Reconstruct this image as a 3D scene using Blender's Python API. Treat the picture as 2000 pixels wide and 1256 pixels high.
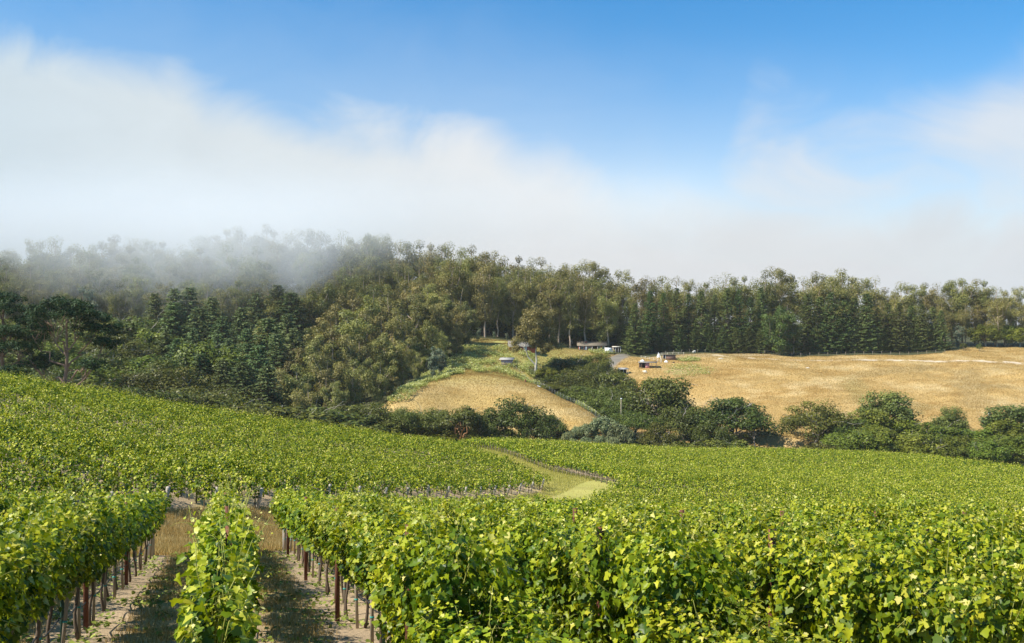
import bpy, math, random
import numpy as np
from mathutils import Vector

# ------------------------------------------------------------------ scene, camera, sky, sun
for o in list(bpy.data.objects):
    bpy.data.objects.remove(o, do_unlink=True)
S = bpy.context.scene
COL = S.collection
R = math.radians
F = 1900.0 / 2000.0            # focal length as a share of the picture's width

cam_data = bpy.data.cameras.new('camera')
cam_data.sensor_width = 36.0
cam_data.lens = 36.0 * F
cam_data.clip_start = 0.1
cam_data.clip_end = 6000.0
cam = bpy.data.objects.new('camera', cam_data)
cam.location = (0, 0, 0)
cam.rotation_euler = (R(90), 0, 0)
COL.objects.link(cam)
S.camera = cam

SUN_EL, SUN_AZ = R(48), R(250)     # azimuth clockwise from +Y (the viewing direction)
sd = bpy.data.lights.new('sun', 'SUN')
sd.energy = 5.0
sd.angle = R(0.5)
sd.color = (1.0, 0.93, 0.80)
sun = bpy.data.objects.new('sun', sd)
to_sun = Vector((math.sin(SUN_AZ) * math.cos(SUN_EL), math.cos(SUN_AZ) * math.cos(SUN_EL), math.sin(SUN_EL)))
sun.rotation_euler = to_sun.to_track_quat('Z', 'Y').to_euler()
sun.location = to_sun * 500
COL.objects.link(sun)

S.view_settings.view_transform = 'Standard'
S.view_settings.look = 'None'
S.view_settings.exposure = 0.68
S.view_settings.gamma = 1.0
S.view_settings.use_curve_mapping = False
S.cycles.max_bounces = 12
S.cycles.diffuse_bounces = 3
S.cycles.glossy_bounces = 2
S.cycles.transmission_bounces = 5
S.cycles.transparent_max_bounces = 6
S.cycles.volume_bounces = 10
S.cycles.use_denoising = True


class NT:
    """short hand for wiring shader nodes"""
    def __init__(s, tree):
        s.t = tree
        s.n = tree.nodes
        s.l = tree.links

    def put(s, sock, v):
        if isinstance(v, bpy.types.NodeSocket):
            s.l.new(v, sock)
        elif v is not None:
            sock.default_value = v

    def node(s, typ, **kw):
        n = s.n.new(typ)
        for k, v in kw.items():
            setattr(n, k, v)
        return n

    def math(s, op, a, b=None, c=None, clamp=False):
        n = s.node('ShaderNodeMath', operation=op, use_clamp=clamp)
        s.put(n.inputs[0], a)
        s.put(n.inputs[1], b)
        s.put(n.inputs[2], c)
        return n.outputs[0]

    def mix(s, fac, a, b, typ='RGBA', blend='MIX'):
        n = s.node('ShaderNodeMix', data_type=typ, blend_type=blend)
        n.clamp_factor = True
        ins = [i for i in n.inputs if i.enabled]
        s.put(ins[0], fac)
        s.put(ins[1], a)
        s.put(ins[2], b)
        return [o for o in n.outputs if o.enabled][0]

    def ramp(s, fac, stops, interp='LINEAR'):
        n = s.node('ShaderNodeValToRGB')
        n.color_ramp.interpolation = interp
        e = n.color_ramp.elements
        while len(e) > 1:
            e.remove(e[0])
        e[0].position = stops[0][0]
        e[0].color = stops[0][1]
        for p, c in stops[1:]:
            k = e.new(p)
            k.color = c
        s.put(n.inputs[0], fac)
        return n.outputs[0]

    def noise(s, vec, scale, detail=4, rough=0.55, dist=0.0):
        n = s.node('ShaderNodeTexNoise')
        n.inputs['Scale'].default_value = scale
        n.inputs['Detail'].default_value = detail
        n.inputs['Roughness'].default_value = rough
        n.inputs['Distortion'].default_value = dist
        if vec is not None:
            s.l.new(vec, n.inputs['Vector'])
        return n.outputs[0]

    def smooth(s, v, lo, hi):
        n = s.node('ShaderNodeMapRange', interpolation_type='SMOOTHSTEP')
        s.put(n.inputs['Value'], v)
        s.put(n.inputs['From Min'], lo)
        s.put(n.inputs['From Max'], hi)
        return n.outputs[0]


def g4(v):
    return (v, v, v, 1)


# sky: Nishita blue, with the fog bank's far cloud laid out by direction
W = bpy.data.worlds.new('World')
S.world = W
W.use_nodes = True
W.node_tree.nodes.clear()
w = NT(W.node_tree)
sky = w.node('ShaderNodeTexSky', sky_type='NISHITA', sun_disc=False, sun_elevation=SUN_EL, sun_rotation=SUN_AZ % (2 * math.pi))
sky.air_density = 1.0
sky.dust_density = 0.3
sky.ozone_density = 2.0
tc = w.node('ShaderNodeTexCoord')
sep = w.node('ShaderNodeSeparateXYZ')
w.l.new(tc.outputs['Generated'], sep.inputs[0])
yy = w.math('MAXIMUM', sep.outputs[1], 0.12)
u = w.math('DIVIDE', sep.outputs[0], yy)
v = w.math('DIVIDE', sep.outputs[2], yy)
uv = w.node('ShaderNodeCombineXYZ')
w.put(uv.inputs[0], w.math('MULTIPLY', u, 0.62))
w.put(uv.inputs[1], v)
u01 = w.math('MULTIPLY_ADD', u, 1 / 1.2, 0.5)


def curve(pts):
    """(px, py) heights in the 2000 px wide view as a ramp over the direction u"""
    st = []
    for px, py in pts:
        st.append((((px - 1000) / 1900) / 1.2 + 0.5, g4((628 - py) / 1900 * 2)))
    return w.math('MULTIPLY', w.ramp(u01, st, 'EASE'), 0.5)


n1 = w.noise(uv.outputs[0], 3.5, 3, 0.5, 0.6)
n2 = w.noise(uv.outputs[0], 11.0, 5, 0.6, 0.8)
nz = w.math('ADD', w.math('MULTIPLY_ADD', n1, 0.10, -0.05), w.math('MULTIPLY_ADD', n2, 0.085, -0.0425))
topA = curve([(-150, 20), (0, 40), (190, 70), (330, 85), (420, 140), (620, 180), (900, 210), (1060, 270), (1230, 320), (1350, 375), (1480, 370), (1700, 375), (1880, 425), (1990, 350), (2150, 300)])
dA = w.math('ADD', w.math('SUBTRACT', topA, v), nz)
mA = w.smooth(dA, -0.025, 0.065)
topB = curve([(1250, 560), (1370, 330), (1480, 165), (1600, 190), (1720, 200), (1860, 150), (1960, 90), (2150, 0)])
dB = w.math('ADD', w.math('SUBTRACT', topB, v), nz)
mB = w.math('MULTIPLY', w.smooth(dB, -0.03, 0.10), w.smooth(w.math('ADD', n1, w.math('MULTIPLY', n2, 0.6)), 0.45, 0.95))
mB = w.math('MULTIPLY', mB, 0.85)
mC = w.math('MULTIPLY', w.smooth(w.math('ADD', dA, 0.05), -0.12, 0.10), 0.22)    # thin veil above the bank
mask = w.math('MAXIMUM', w.math('MAXIMUM', mA, mB), mC)
lowb = w.math('ADD', v, w.math('MULTIPLY_ADD', n2, 0.08, -0.04))
mask = w.math('MAXIMUM', mask, w.math('MULTIPLY', w.smooth(lowb, 0.17, 0.075), 0.95))   # the bank closes along the treetops
mask = w.math('MULTIPLY', mask, w.math('GREATER_THAN', sep.outputs[1], 0.0))
ccol = w.ramp(w.math('MULTIPLY_ADD', u, 0.9, 0.5), [(0.0, (0.61, 0.715, 0.785, 1)), (0.30, (0.73, 0.79, 0.825, 1)), (0.5, (0.795, 0.81, 0.825, 1)), (0.75, (0.77, 0.785, 0.805, 1)), (1.0, (0.72, 0.76, 0.80, 1))])
shade = w.math('MULTIPLY_ADD', w.smooth(v, 0.02, 0.16), 0.05, 0.98)
shade = w.math('MULTIPLY', shade, w.math('MULTIPLY_ADD', n1, 0.20, 0.90))
shade = w.math('MULTIPLY', shade, w.math('MULTIPLY_ADD', n2, 0.16, 0.92))
ccol = w.mix(1.0, ccol, shade, blend='MULTIPLY')
tint = w.mix(w.smooth(v, 0.10, 0.36), (0.84, 0.95, 1.02, 1), (0.29, 0.78, 1.05, 1))
blue = w.mix(1.0, sky.outputs[0], tint, blend='MULTIPLY')
bg1 = w.node('ShaderNodeBackground')
w.put(bg1.inputs[0], blue)
bg1.inputs[1].default_value = 0.104
bg2 = w.node('ShaderNodeBackground')
w.put(bg2.inputs[0], ccol)
bg2.inputs[1].default_value = 0.62
ms = w.node('ShaderNodeMixShader')
w.put(ms.inputs[0], mask)
w.put(ms.inputs[1], bg1.outputs[0])
w.put(ms.inputs[2], bg2.outputs[0])
wo = w.node('ShaderNodeOutputWorld')
w.put(wo.inputs[0], ms.outputs[0])

# ------------------------------------------------------------------ helpers
RNG = np.random.default_rng(7)
random.seed(7)


def mesh_np(name, verts, facesets, tint=None, smooth=False, colors=None):
    """verts (N,3); facesets: list of (faces (M,k), material index)"""
    me = bpy.data.meshes.new(name)
    verts = np.asarray(verts, dtype=np.float32)
    me.vertices.add(len(verts))
    me.vertices.foreach_set('co', verts.ravel())
    lv, starts, mats, off = [], [], [], 0
    for f, mi in facesets:
        f = np.asarray(f, dtype=np.int32)
        if f.size == 0:
            continue
        m, k = f.shape
        lv.append(f.ravel())
        starts.append(off + np.arange(m, dtype=np.int32) * k)
        mats.append(np.full(m, mi, dtype=np.int32))
        off += m * k
    lv = np.concatenate(lv)
    starts = np.concatenate(starts)
    mats = np.concatenate(mats)
    me.loops.add(len(lv))
    me.loops.foreach_set('vertex_index', lv)
    me.polygons.add(len(starts))
    me.polygons.foreach_set('loop_start', starts)
    me.polygons.foreach_set('material_index', mats)
    if smooth:
        me.polygons.foreach_set('use_smooth', np.ones(len(starts), dtype=bool))
    if tint is not None:
        a = me.attributes.new('tint', 'FLOAT', 'POINT')
        a.data.foreach_set('value', np.asarray(tint, dtype=np.float32))
    if colors is not None:
        a = me.attributes.new('zone', 'FLOAT_COLOR', 'POINT')
        c4 = np.ones((len(verts), 4), dtype=np.float32)
        c4[:, :3] = colors
        a.data.foreach_set('color', c4.ravel())
    me.update(calc_edges=True)
    return me


class MB:
    """collects pieces of geometry and links them as one mesh object"""
    def __init__(s):
        s.v, s.f, s.t, s.n = [], [], [], 0

    def add(s, verts, faces, tint=0.5, mi=0):
        verts = np.asarray(verts, dtype=np.float32).reshape(-1, 3)
        s.v.append(verts)
        t = np.asarray(tint, dtype=np.float32)
        s.t.append(np.full(len(verts), float(t), dtype=np.float32) if t.ndim == 0 else t)
        for f in (faces if isinstance(faces, list) else [faces]):
            s.f.append((np.asarray(f, dtype=np.int64) + s.n, mi))
        s.n += len(verts)

    def box(s, x0, x1, y0, y1, z0, z1, tint=0.5, mi=0):
        vv = [(x, y, z) for z in (z0, z1) for y in (y0, y1) for x in (x0, x1)]
        s.add(vv, np.array([(0, 2, 3, 1), (4, 5, 7, 6), (0, 1, 5, 4), (2, 6, 7, 3), (0, 4, 6, 2), (1, 3, 7, 5)]), tint, mi)

    def tube(s, pts, rad, n=6, tint=0.5, mi=0, cap=True):
        pts = np.asarray(pts, dtype=float)
        rad = np.asarray(rad, dtype=float) * np.ones(len(pts))
        d = np.gradient(pts, axis=0)
        d /= np.linalg.norm(d, axis=1, keepdims=True) + 1e-9
        ref = np.where(np.abs(d[:, 2:3]) > 0.9, np.array([[1.0, 0, 0]]), np.array([[0, 0, 1.0]]))
        if np.abs(d[:, 2]).max() > 0.9 or len(pts) < 3:
            ref = np.tile(np.array([[1.0, 0.13, 0.05]]), (len(pts), 1))
        a = np.cross(d, ref)
        a /= np.linalg.norm(a, axis=1, keepdims=True) + 1e-9
        b = np.cross(d, a)
        ang = np.arange(n) / n * 2 * np.pi
        ring = pts[:, None] + rad[:, None, None] * (np.cos(ang)[None, :, None] * a[:, None] + np.sin(ang)[None, :, None] * b[:, None])
        i = np.arange(len(pts) - 1)[:, None] * n
        j = np.arange(n)[None, :]
        j2 = (j + 1) % n
        q = np.stack([i + j, i + j2, i + n + j2, i + n + j], -1).reshape(-1, 4)
        fs = [q]
        if cap:
            fs.append(np.arange(n)[None, :][:, ::-1])
            fs.append((np.arange(n) + (len(pts) - 1) * n)[None, :])
        s.add(ring.reshape(-1, 3), fs, tint, mi)

    def build(s, name, mats, parent=None, smooth=False):
        me = mesh_np(name, np.concatenate(s.v), s.f, np.concatenate(s.t), smooth)
        return obj(name, me, mats, parent)


def obj(name, me, mats, parent=None):
    if not isinstance(mats, (list, tuple)):
        mats = [mats]
    if len(me.materials) == 0:
        for m in mats:
            me.materials.append(m)
    o = bpy.data.objects.new(name, me)
    COL.objects.link(o)
    if parent is not None:
        o.parent = parent
    return o


def tag(o, label, cat=None, group=None, kind=None):
    o['label'] = label
    if cat:
        o['category'] = cat
    if group:
        o['group'] = group
    if kind:
        o['kind'] = kind
    return o


def thing(name, label, cat, loc=(0, 0, 0), rz=0.0, group=None):
    o = bpy.data.objects.new(name, None)
    o.empty_display_size = 0.3
    COL.objects.link(o)
    o.location = loc
    o.rotation_euler = (0, 0, rz)
    return tag(o, label, cat, group)


def dup(root, loc, rz=0.0, scale=None, label=None, group=None, rot=None):
    r = root.copy()
    COL.objects.link(r)
    r.location = loc
    r.rotation_euler = rot if rot is not None else (0, 0, rz)
    if scale is not None:
        r.scale = scale
    if label:
        r['label'] = label
    if group:
        r['group'] = group
    elif 'group' in r.keys() and label:
        del r['group']
    for ch in list(root.children):
        c = ch.copy()
        COL.objects.link(c)
        c.parent = r
        for g in ch.children:
            d = g.copy()
            COL.objects.link(d)
            d.parent = c
    return r


def unit(a):
    return a / (np.linalg.norm(a, axis=-1, keepdims=True) + 1e-9)


def cards(mb, c, nrm, tip, size, template, faces, tint, mi=0, curl=None):
    """place a flat template (K,3: across, along, out) at every centre, facing nrm, pointing along tip"""
    nrm = unit(nrm)
    tip = tip - (tip * nrm).sum(-1, keepdims=True) * nrm
    tip = unit(tip)
    acr = np.cross(tip, nrm)
    K = len(template)
    T = np.asarray(template, dtype=np.float32)
    size = np.asarray(size, dtype=np.float32).reshape(len(c), -1)
    sx, sy = (size[:, 0], size[:, 0]) if size.shape[1] == 1 else (size[:, 0], size[:, 1])
    P = (c[:, None, :] + (T[None, :, 0] * sx[:, None])[..., None] * acr[:, None, :]
         + (T[None, :, 1] * sy[:, None])[..., None] * tip[:, None, :]
         + (T[None, :, 2] * (sx if curl is None else sx * curl)[:, None])[..., None] * nrm[:, None, :])
    base = (np.arange(len(c)) * K)[:, None, None]
    fs = [(np.asarray(f)[None] + base).reshape(-1, len(f[0])) for f in faces]
    mb.add(P.reshape(-1, 3), fs, np.repeat(np.asarray(tint, dtype=np.float32), K), mi)


KITE = [(0, 0, 0), (-0.5, 0.45, 0.10), (0, 1, 0), (0.5, 0.45, 0.10)]
KITE_F = [[(0, 3, 2, 1)]]
# five-lobed grape leaf: centre + outline, gently cupped
_o = [(0.00, 0.00), (-0.22, -0.14), (-0.46, -0.02), (-0.40, 0.20), (-0.58, 0.42), (-0.32, 0.56), (-0.22, 0.80), (0.0, 1.0), (0.22, 0.80), (0.32, 0.56), (0.58, 0.42), (0.40, 0.20), (0.46, -0.02), (0.22, -0.14)]
GRAPE = [(0, 0.36, -0.06)] + [(x, y, -0.02 + 0.42 * x * x - 0.30 * max(0, y - 0.45) ** 1.3) for x, y in _o]
GRAPE_F = [[(0, 1 + (i + 1) % 14, 1 + i) for i in range(14)]]
_p = [(0.0, 0.0), (-0.42, 0.0), (-0.5, 0.45), (0.0, 1.0), (0.5, 0.45), (0.42, 0.0)]
LEAF5 = [(x, y, 0.25 * x * x) for x, y in _p]
LEAF5_F = [[(0, 5, 4, 3), (0, 3, 2, 1)]]


def fbm(x, y, seed=0, octaves=4, scale=1.0):
    r = np.random.default_rng(seed)
    out = np.zeros_like(np.asarray(x, dtype=float))
    amp, fq, tot = 1.0, 1.0 / scale, 0.0
    for _ in range(octaves):
        for _k in range(3):
            a = r.uniform(0, 2 * np.pi)
            ph = r.uniform(0, 6.28)
            f2 = fq * r.uniform(0.7, 1.4)
            out += amp / 3 * np.sin((x * np.cos(a) + y * np.sin(a)) * f2 * 6.28 + ph + 1.3 * np.sin((x * np.sin(a) - y * np.cos(a)) * f2 * 3.1 + ph * 2))
        tot += amp
        amp *= 0.55
        fq *= 2.1
    return out / tot


# ------------------------------------------------------------------ materials
def new_mat(name):
    m = bpy.data.materials.new(name)
    m.use_nodes = True
    m.node_tree.nodes.clear()
    return m, NT(m.node_tree)


def plain(name, col, rough=0.8, var=0.25, scale=6.0, bump=0.0, metal=0.0, stretch=None):
    m, t = new_mat(name)
    co = t.node('ShaderNodeTexCoord')
    vec = co.outputs['Object']
    if stretch:
        mp = t.node('ShaderNodeMapping')
        mp.inputs['Scale'].default_value = stretch
        t.l.new(vec, mp.inputs[0])
        vec = mp.outputs[0]
    nz_ = t.noise(vec, scale, 5, 0.6)
    oi = t.node('ShaderNodeObjectInfo')
    f = t.math('MULTIPLY_ADD', nz_, 2 * var, 1 - var)
    f = t.math('MULTIPLY', f, t.math('MULTIPLY_ADD', oi.outputs['Random'], 0.25, 0.87))
    c = t.mix(1.0, (*col, 1), f, blend='MULTIPLY')
    b = t.node('ShaderNodeBsdfPrincipled')
    t.put(b.inputs['Base Color'], c)
    b.inputs['Roughness'].default_value = rough
    b.inputs['Metallic'].default_value = metal
    b.inputs['Specular IOR Level'].default_value = 0.3
    if bump:
        bp = t.node('ShaderNodeBump')
        bp.inputs['Strength'].default_value = bump
        t.put(bp.inputs['Height'], nz_)
        t.put(b.inputs['Normal'], bp.outputs[0])
    o = t.node('ShaderNodeOutputMaterial')
    t.put(o.inputs[0], b.outputs[0])
    return m


def leafy(name, stops, transl=0.3, rough=0.5, spec=0.25, objvar=0.3, tcol=(1.1, 1.1, 0.5), objhue=0.03, isl=0.35):
    """foliage: colour by the leaf's own tint, each leaf and each plant a little different, light passing through"""
    m, t = new_mat(name)
    at = t.node('ShaderNodeAttribute', attribute_name='tint')
    gi = t.node('ShaderNodeNewGeometry')
    oi = t.node('ShaderNodeObjectInfo')
    f = t.math('ADD', at.outputs['Fac'], t.math('MULTIPLY_ADD', gi.outputs['Random Per Island'], isl, -isl / 2), clamp=True)
    c = t.ramp(f, [(p, (*c_, 1)) for p, c_ in stops])
    hs = t.node('ShaderNodeHueSaturation')
    t.put(hs.inputs['Hue'], t.math('MULTIPLY_ADD', oi.outputs['Random'], 2 * objhue, 0.5 - objhue))
    r2 = t.math('FRACT', t.math('MULTIPLY', oi.outputs['Random'], 7.31))
    t.put(hs.inputs['Value'], t.math('MULTIPLY_ADD', r2, 2 * objvar, 1 - objvar))
    t.put(hs.inputs['Color'], c)
    c = hs.outputs[0]
    b = t.node('ShaderNodeBsdfPrincipled')
    t.put(b.inputs['Base Color'], c)
    b.inputs['Roughness'].default_value = rough
    b.inputs['Specular IOR Level'].default_value = spec
    tr = t.node('ShaderNodeBsdfTranslucent')
    t.put(tr.inputs[0], t.mix(1.0, c, (*tcol, 1), blend='MULTIPLY'))
    mx = t.node('ShaderNodeMixShader')
    mx.inputs[0].default_value = transl
    t.put(mx.inputs[1], b.outputs[0])
    t.put(mx.inputs[2], tr.outputs[0])
    o = t.node('ShaderNodeOutputMaterial')
    t.put(o.inputs[0], mx.outputs[0])
    return m


M = {}
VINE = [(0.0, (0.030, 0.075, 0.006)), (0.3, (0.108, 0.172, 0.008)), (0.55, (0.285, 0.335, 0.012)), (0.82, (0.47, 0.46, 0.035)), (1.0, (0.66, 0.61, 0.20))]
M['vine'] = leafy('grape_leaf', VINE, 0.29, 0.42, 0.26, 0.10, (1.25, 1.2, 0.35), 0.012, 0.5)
M['vinefar'] = leafy('grape_leaf_far', VINE, 0.28, 0.5, 0.2, 0.0, (1.25, 1.2, 0.35), 0.0, 0.7)
M['shoot'] = plain('green_shoot', (0.26, 0.27, 0.05), 0.6, 0.2)
M['bark'] = plain('vine_bark', (0.13, 0.095, 0.068), 0.95, 0.4, 14, 0.5)
M['stake'] = plain('weathered_wood', (0.33, 0.27, 0.20), 0.9, 0.35, 9, 0.3, 0, (6, 6, 0.6))
M['endwood'] = plain('grey_post_wood', (0.40, 0.36, 0.30), 0.9, 0.3, 7, 0.4, 0, (6, 6, 0.5))
M['rust'] = plain('rusty_steel', (0.15, 0.058, 0.034), 0.75, 0.4, 10, 0.2)
M['greensteel'] = plain('green_steel', (0.03, 0.07, 0.055), 0.6, 0.2)
M['hose'] = plain('black_hose', (0.035, 0.035, 0.04), 0.5, 0.1)
M['tie'] = plain('teal_tie', (0.03, 0.33, 0.30), 0.5, 0.1)
M['euc'] = leafy('eucalyptus_leaf', [(0, (0.085, 0.088, 0.024)), (0.5, (0.235, 0.22, 0.060)), (1, (0.40, 0.35, 0.115))], 0.25, 0.5, 0.3, 0.22, (1.1, 1.1, 0.5), 0.025)
M['eucblue'] = leafy('young_eucalyptus_leaf', [(0, (0.07, 0.095, 0.055)), (0.5, (0.15, 0.185, 0.11)), (1, (0.26, 0.30, 0.19))], 0.2, 0.5, 0.3, 0.15, (1, 1, 0.7))
M['eucbark'] = plain('eucalyptus_bark', (0.40, 0.31, 0.23), 0.9, 0.4, 3, 0.2, 0, (3, 3, 0.4))
M['whitebark'] = plain('white_bark', (0.50, 0.45, 0.37), 0.85, 0.3, 3, 0.2, 0, (2, 2, 0.4))
M['conifer'] = leafy('conifer_needle', [(0, (0.032, 0.054, 0.015)), (0.5, (0.105, 0.145, 0.038)), (1, (0.21, 0.25, 0.075))], 0.2, 0.6, 0.2, 0.25, (1, 1.1, 0.6), 0.03)
M['conbark'] = plain('conifer_bark', (0.20, 0.14, 0.10), 0.95, 0.35, 4, 0.3, 0, (3, 3, 0.4))
M['oak'] = leafy('oak_leaf', [(0, (0.036, 0.048, 0.007)), (0.5, (0.098, 0.114, 0.015)), (1, (0.20, 0.21, 0.036))], 0.22, 0.5, 0.3, 0.22, (1.1, 1.1, 0.5), 0.03)
M['oakbark'] = plain('oak_bark', (0.33, 0.29, 0.24), 0.95, 0.4, 3, 0.3, 0, (2, 2, 0.6))
M['pine'] = leafy('pine_needle', [(0, (0.014, 0.034, 0.010)), (0.5, (0.032, 0.064, 0.017)), (1, (0.065, 0.10, 0.028))], 0.1, 0.6, 0.2, 0.12, (1, 1.1, 0.6), 0.015)
M['conblue'] = leafy('blue_conifer_needle', [(0, (0.038, 0.064, 0.021)), (0.5, (0.115, 0.158, 0.052)), (1, (0.22, 0.27, 0.10))], 0.2, 0.6, 0.2, 0.2, (1, 1.1, 0.6), 0.03)
M['grn2'] = leafy('dull_green_leaf', [(0, (0.055, 0.080, 0.016)), (0.5, (0.130, 0.170, 0.036)), (1, (0.25, 0.28, 0.07))], 0.25, 0.5, 0.3, 0.2, (1.1, 1.1, 0.5), 0.025)
M['green'] = leafy('broad_leaf', [(0, (0.062, 0.090, 0.011)), (0.5, (0.150, 0.178, 0.018)), (1, (0.27, 0.29, 0.04))], 0.25, 0.5, 0.3, 0.2, (1.1, 1.1, 0.5), 0.025)
M['willow'] = leafy('willow_leaf', [(0, (0.08, 0.11, 0.045)), (0.5, (0.19, 0.22, 0.095)), (1, (0.33, 0.36, 0.19))], 0.25, 0.5, 0.3, 0.15, (1, 1, 0.7), 0.02)
M['madrone'] = plain('orange_bark', (0.40, 0.21, 0.10), 0.7, 0.25, 3)
M['hay'] = leafy('dry_grass', [(0, (0.19, 0.11, 0.030)), (0.4, (0.36, 0.235, 0.075)), (0.75, (0.50, 0.375, 0.155)), (1, (0.62, 0.52, 0.28))], 0.25, 0.7, 0.1, 0.0, (1, 1, 0.8), 0.0)
M['grass'] = leafy('green_grass', [(0, (0.23, 0.23, 0.045)), (0.5, (0.42, 0.39, 0.095)), (1, (0.56, 0.50, 0.19))], 0.25, 0.7, 0.1, 0.0, (1, 1, 0.7), 0.0)
M['weed'] = leafy('tall_weed', [(0, (0.09, 0.13, 0.02)), (0.4, (0.24, 0.29, 0.05)), (0.75, (0.46, 0.49, 0.15)), (1, (0.72, 0.72, 0.46))], 0.25, 0.6, 0.2, 0.1, (1, 1, 0.7), 0.01)
M['redwall'] = plain('red_boards', (0.42, 0.085, 0.05), 0.8, 0.25, 3, 0, 0, (8, 8, 0.5))
M['pinkwall'] = plain('faded_pink_boards', (0.62, 0.30, 0.30), 0.85, 0.2, 3, 0, 0, (8, 8, 0.5))
M['mauvewall'] = plain('faded_mauve_boards', (0.55, 0.36, 0.44), 0.85, 0.2, 3, 0, 0, (8, 8, 0.5))
M['brownwall'] = plain('brown_boards', (0.20, 0.12, 0.095), 0.9, 0.3, 3, 0, 0, (8, 8, 0.5))
M['tinroof'] = plain('grey_roof', (0.215, 0.195, 0.17), 0.7, 0.25, 2, 0, 0, (1, 5, 5))
M['paleroof'] = plain('pale_grey_roof', (0.36, 0.35, 0.33), 0.7, 0.25, 2)
M['shingle'] = plain('weathered_shingles', (0.19, 0.155, 0.115), 0.9, 0.3, 3)
M['white'] = plain('white_paint', (0.78, 0.78, 0.76), 0.5, 0.06, 2)
M['glass'] = plain('dark_window', (0.03, 0.035, 0.04), 0.15, 0.1)
M['dark'] = plain('dark_opening', (0.03, 0.026, 0.022), 0.9, 0.2)
M['tyre'] = plain('rubber', (0.025, 0.025, 0.025), 0.8, 0.1)
M['wire'] = plain('fence_wire', (0.20, 0.21, 0.20), 0.5, 0.1, 5, 0, 0.4)
M['rail'] = plain('pale_rail', (0.62, 0.57, 0.48), 0.9, 0.25, 4)
M['fleece'] = plain('white_fleece', (0.72, 0.68, 0.60), 0.95, 0.12, 8)
M['tarp'] = plain('white_tarp', (0.75, 0.76, 0.77), 0.6, 0.1, 4)
M['panel'] = plain('dark_panel', (0.03, 0.04, 0.07), 0.25, 0.1)
M['redbrown'] = plain('red_brown_stump', (0.22, 0.06, 0.04), 0.9, 0.3, 5)

# ------------------------------------------------------------------ terrain
H0, FP = 628.0, 1900.0


def at(px, y):
    return (px - 1000.0) / FP * y


def zof(py, y):
    return -(py - H0) / FP * y


CP = []


def cp(px, y, z):
    CP.append((at(px, y), y, z))


def plane(y):
    return -(2.24 + 0.16 * y)


for px in (150, 437, 750):
    for y in (4, 9, 15, 22, 29):
        cp(px, y, plane(y))
for x_, y_ in ((-6, -2), (0, -2), (6, -2), (-25, -8), (25, -8), (0, -30)):
    CP.append((x_, y_, plane(y_) - 0.002 * x_ * x_))
for y in (5, 9, 12, 18, 25):
    cp(1500, y, -2.3 - 0.166 * y)
    cp(2100, y, -2.3 - 0.170 * y)
for y in (10, 18, 26):
    cp(-100, y, plane(y) + 0.01 * y)
for px, y, z in (
    (0, 33, -7.1), (0, 50, -6.7), (0, 75, -5.9), (0, 110, -9), (0, 150, -13), (-250, 40, -5.5), (-250, 75, -4.2), (-250, 120, -7),
    (300, 90, -8.9), (300, 60, -8.8), (300, 125, -14), (600, 80, -11.7), (600, 110, -13), (600, 150, -21),
    (860, 138, -18.2), (860, 110, -15.4), (860, 185, -25), (330, 41, -8.1), (646, 54, -10.2), (850, 68, -12.6), (1055, 93, -16.2), (1195, 98, -16.5), (1000, 115, -17.4),
    (920, 150, -19.7), (850, 200, -27), (1200, 190, -25.9), (1500, 190, -26.7), (1750, 190, -27.7), (2000, 190, -29.1), (2300, 190, -31),
    (1200, 76, -15.5), (1200, 50, -11.7), (800, 40, -9.95), (1000, 55, -12.9), (900, 48, -11.6), (1000, 40, -9.6), (1000, 25, -6.6), (1080, 68, -14.7), (1200, 35, -8.2), (1200, 140, -19.95), (1500, 35, -8.7), (1500, 55, -13.0), (1500, 80, -16.3), (1500, 120, -20.3), (1500, 150, -23.2),
    (2000, 30, -7.7), (2000, 55, -13.4), (2000, 80, -16.7), (2000, 120, -21.4), (2000, 150, -24.5), (2300, 80, -17), (2300, 120, -22), (2400, 40, -10),
    (1000, 212, -29), (1300, 214, -31), (1600, 214, -31.5), (1900, 214, -32), (2300, 216, -33),
    (1500, 232, -27.3), (1500, 275, -20.6), (1500, 320, -13.0), (1500, 340, -11.1), (1500, 400, -8.0),
    (1750, 275, -20.6), (1750, 330, -11.4), (1900, 235, -26.6), (1900, 290, -17.3), (1900, 330, -10.9), (2000, 335, -10.4), (2050, 290, -17), (2300, 330, -12), (2300, 260, -23), (1980, 350, -9.2),
    (1190, 215, -23.9), (1100, 225, -20.6), (1000, 255, -15.9), (900, 258, -14.7), (780, 238, -17.3), (930, 325, -6.9), (1000, 315, -9.3), (1058, 288, -16.2), (1155, 340, -9.8), (1215, 322, -12.2), (1300, 325, -11.9), (1400, 330, -11.5),
    (1150, 275, -24), (1188, 250, -28), (1130, 240, -20.6), (1157, 230, -21.9), (1097, 252, -19.9), (1062, 268, -18.4), (1040, 280, -17.7), (1175, 222, -23.2), (1250, 240, -29), (1120, 298, -19), (1185, 290, -18.5), (1000, 226, -23.5), (1000, 240, -19), (880, 222, -25), (880, 240, -18.5),
    (600, 185, -27), (600, 235, -26), (500, 300, -17), (700, 240, -25), (700, 290, -18), (600, 350, -6), (750, 335, -7), (300, 185, -22), (300, 250, -18), (300, 330, -7), (0, 190, -17), (0, 250, -13), (0, 350, -3), (-250, 250, -11), (-250, 350, -1), (-250, 190, -14),
    (500, 400, 7), (800, 400, 2), (1000, 400, -3), (1200, 400, -7), (100, 400, 3), (1800, 400, -8), (2200, 400, -8), (-250, 420, 3),
    (0, 700, 2), (1000, 700, -3), (2000, 700, -8), (0, 1500, 0), (1000, 1500, -2), (2000, 1500, -5), (-800, 700, 0), (2800, 700, -8),
):
    cp(px, y, z)
CP = np.array(CP, dtype=float)
_sc = 60.0


def _phi(r2):
    return 0.5 * r2 * np.log(r2 + 1e-9)


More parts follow.
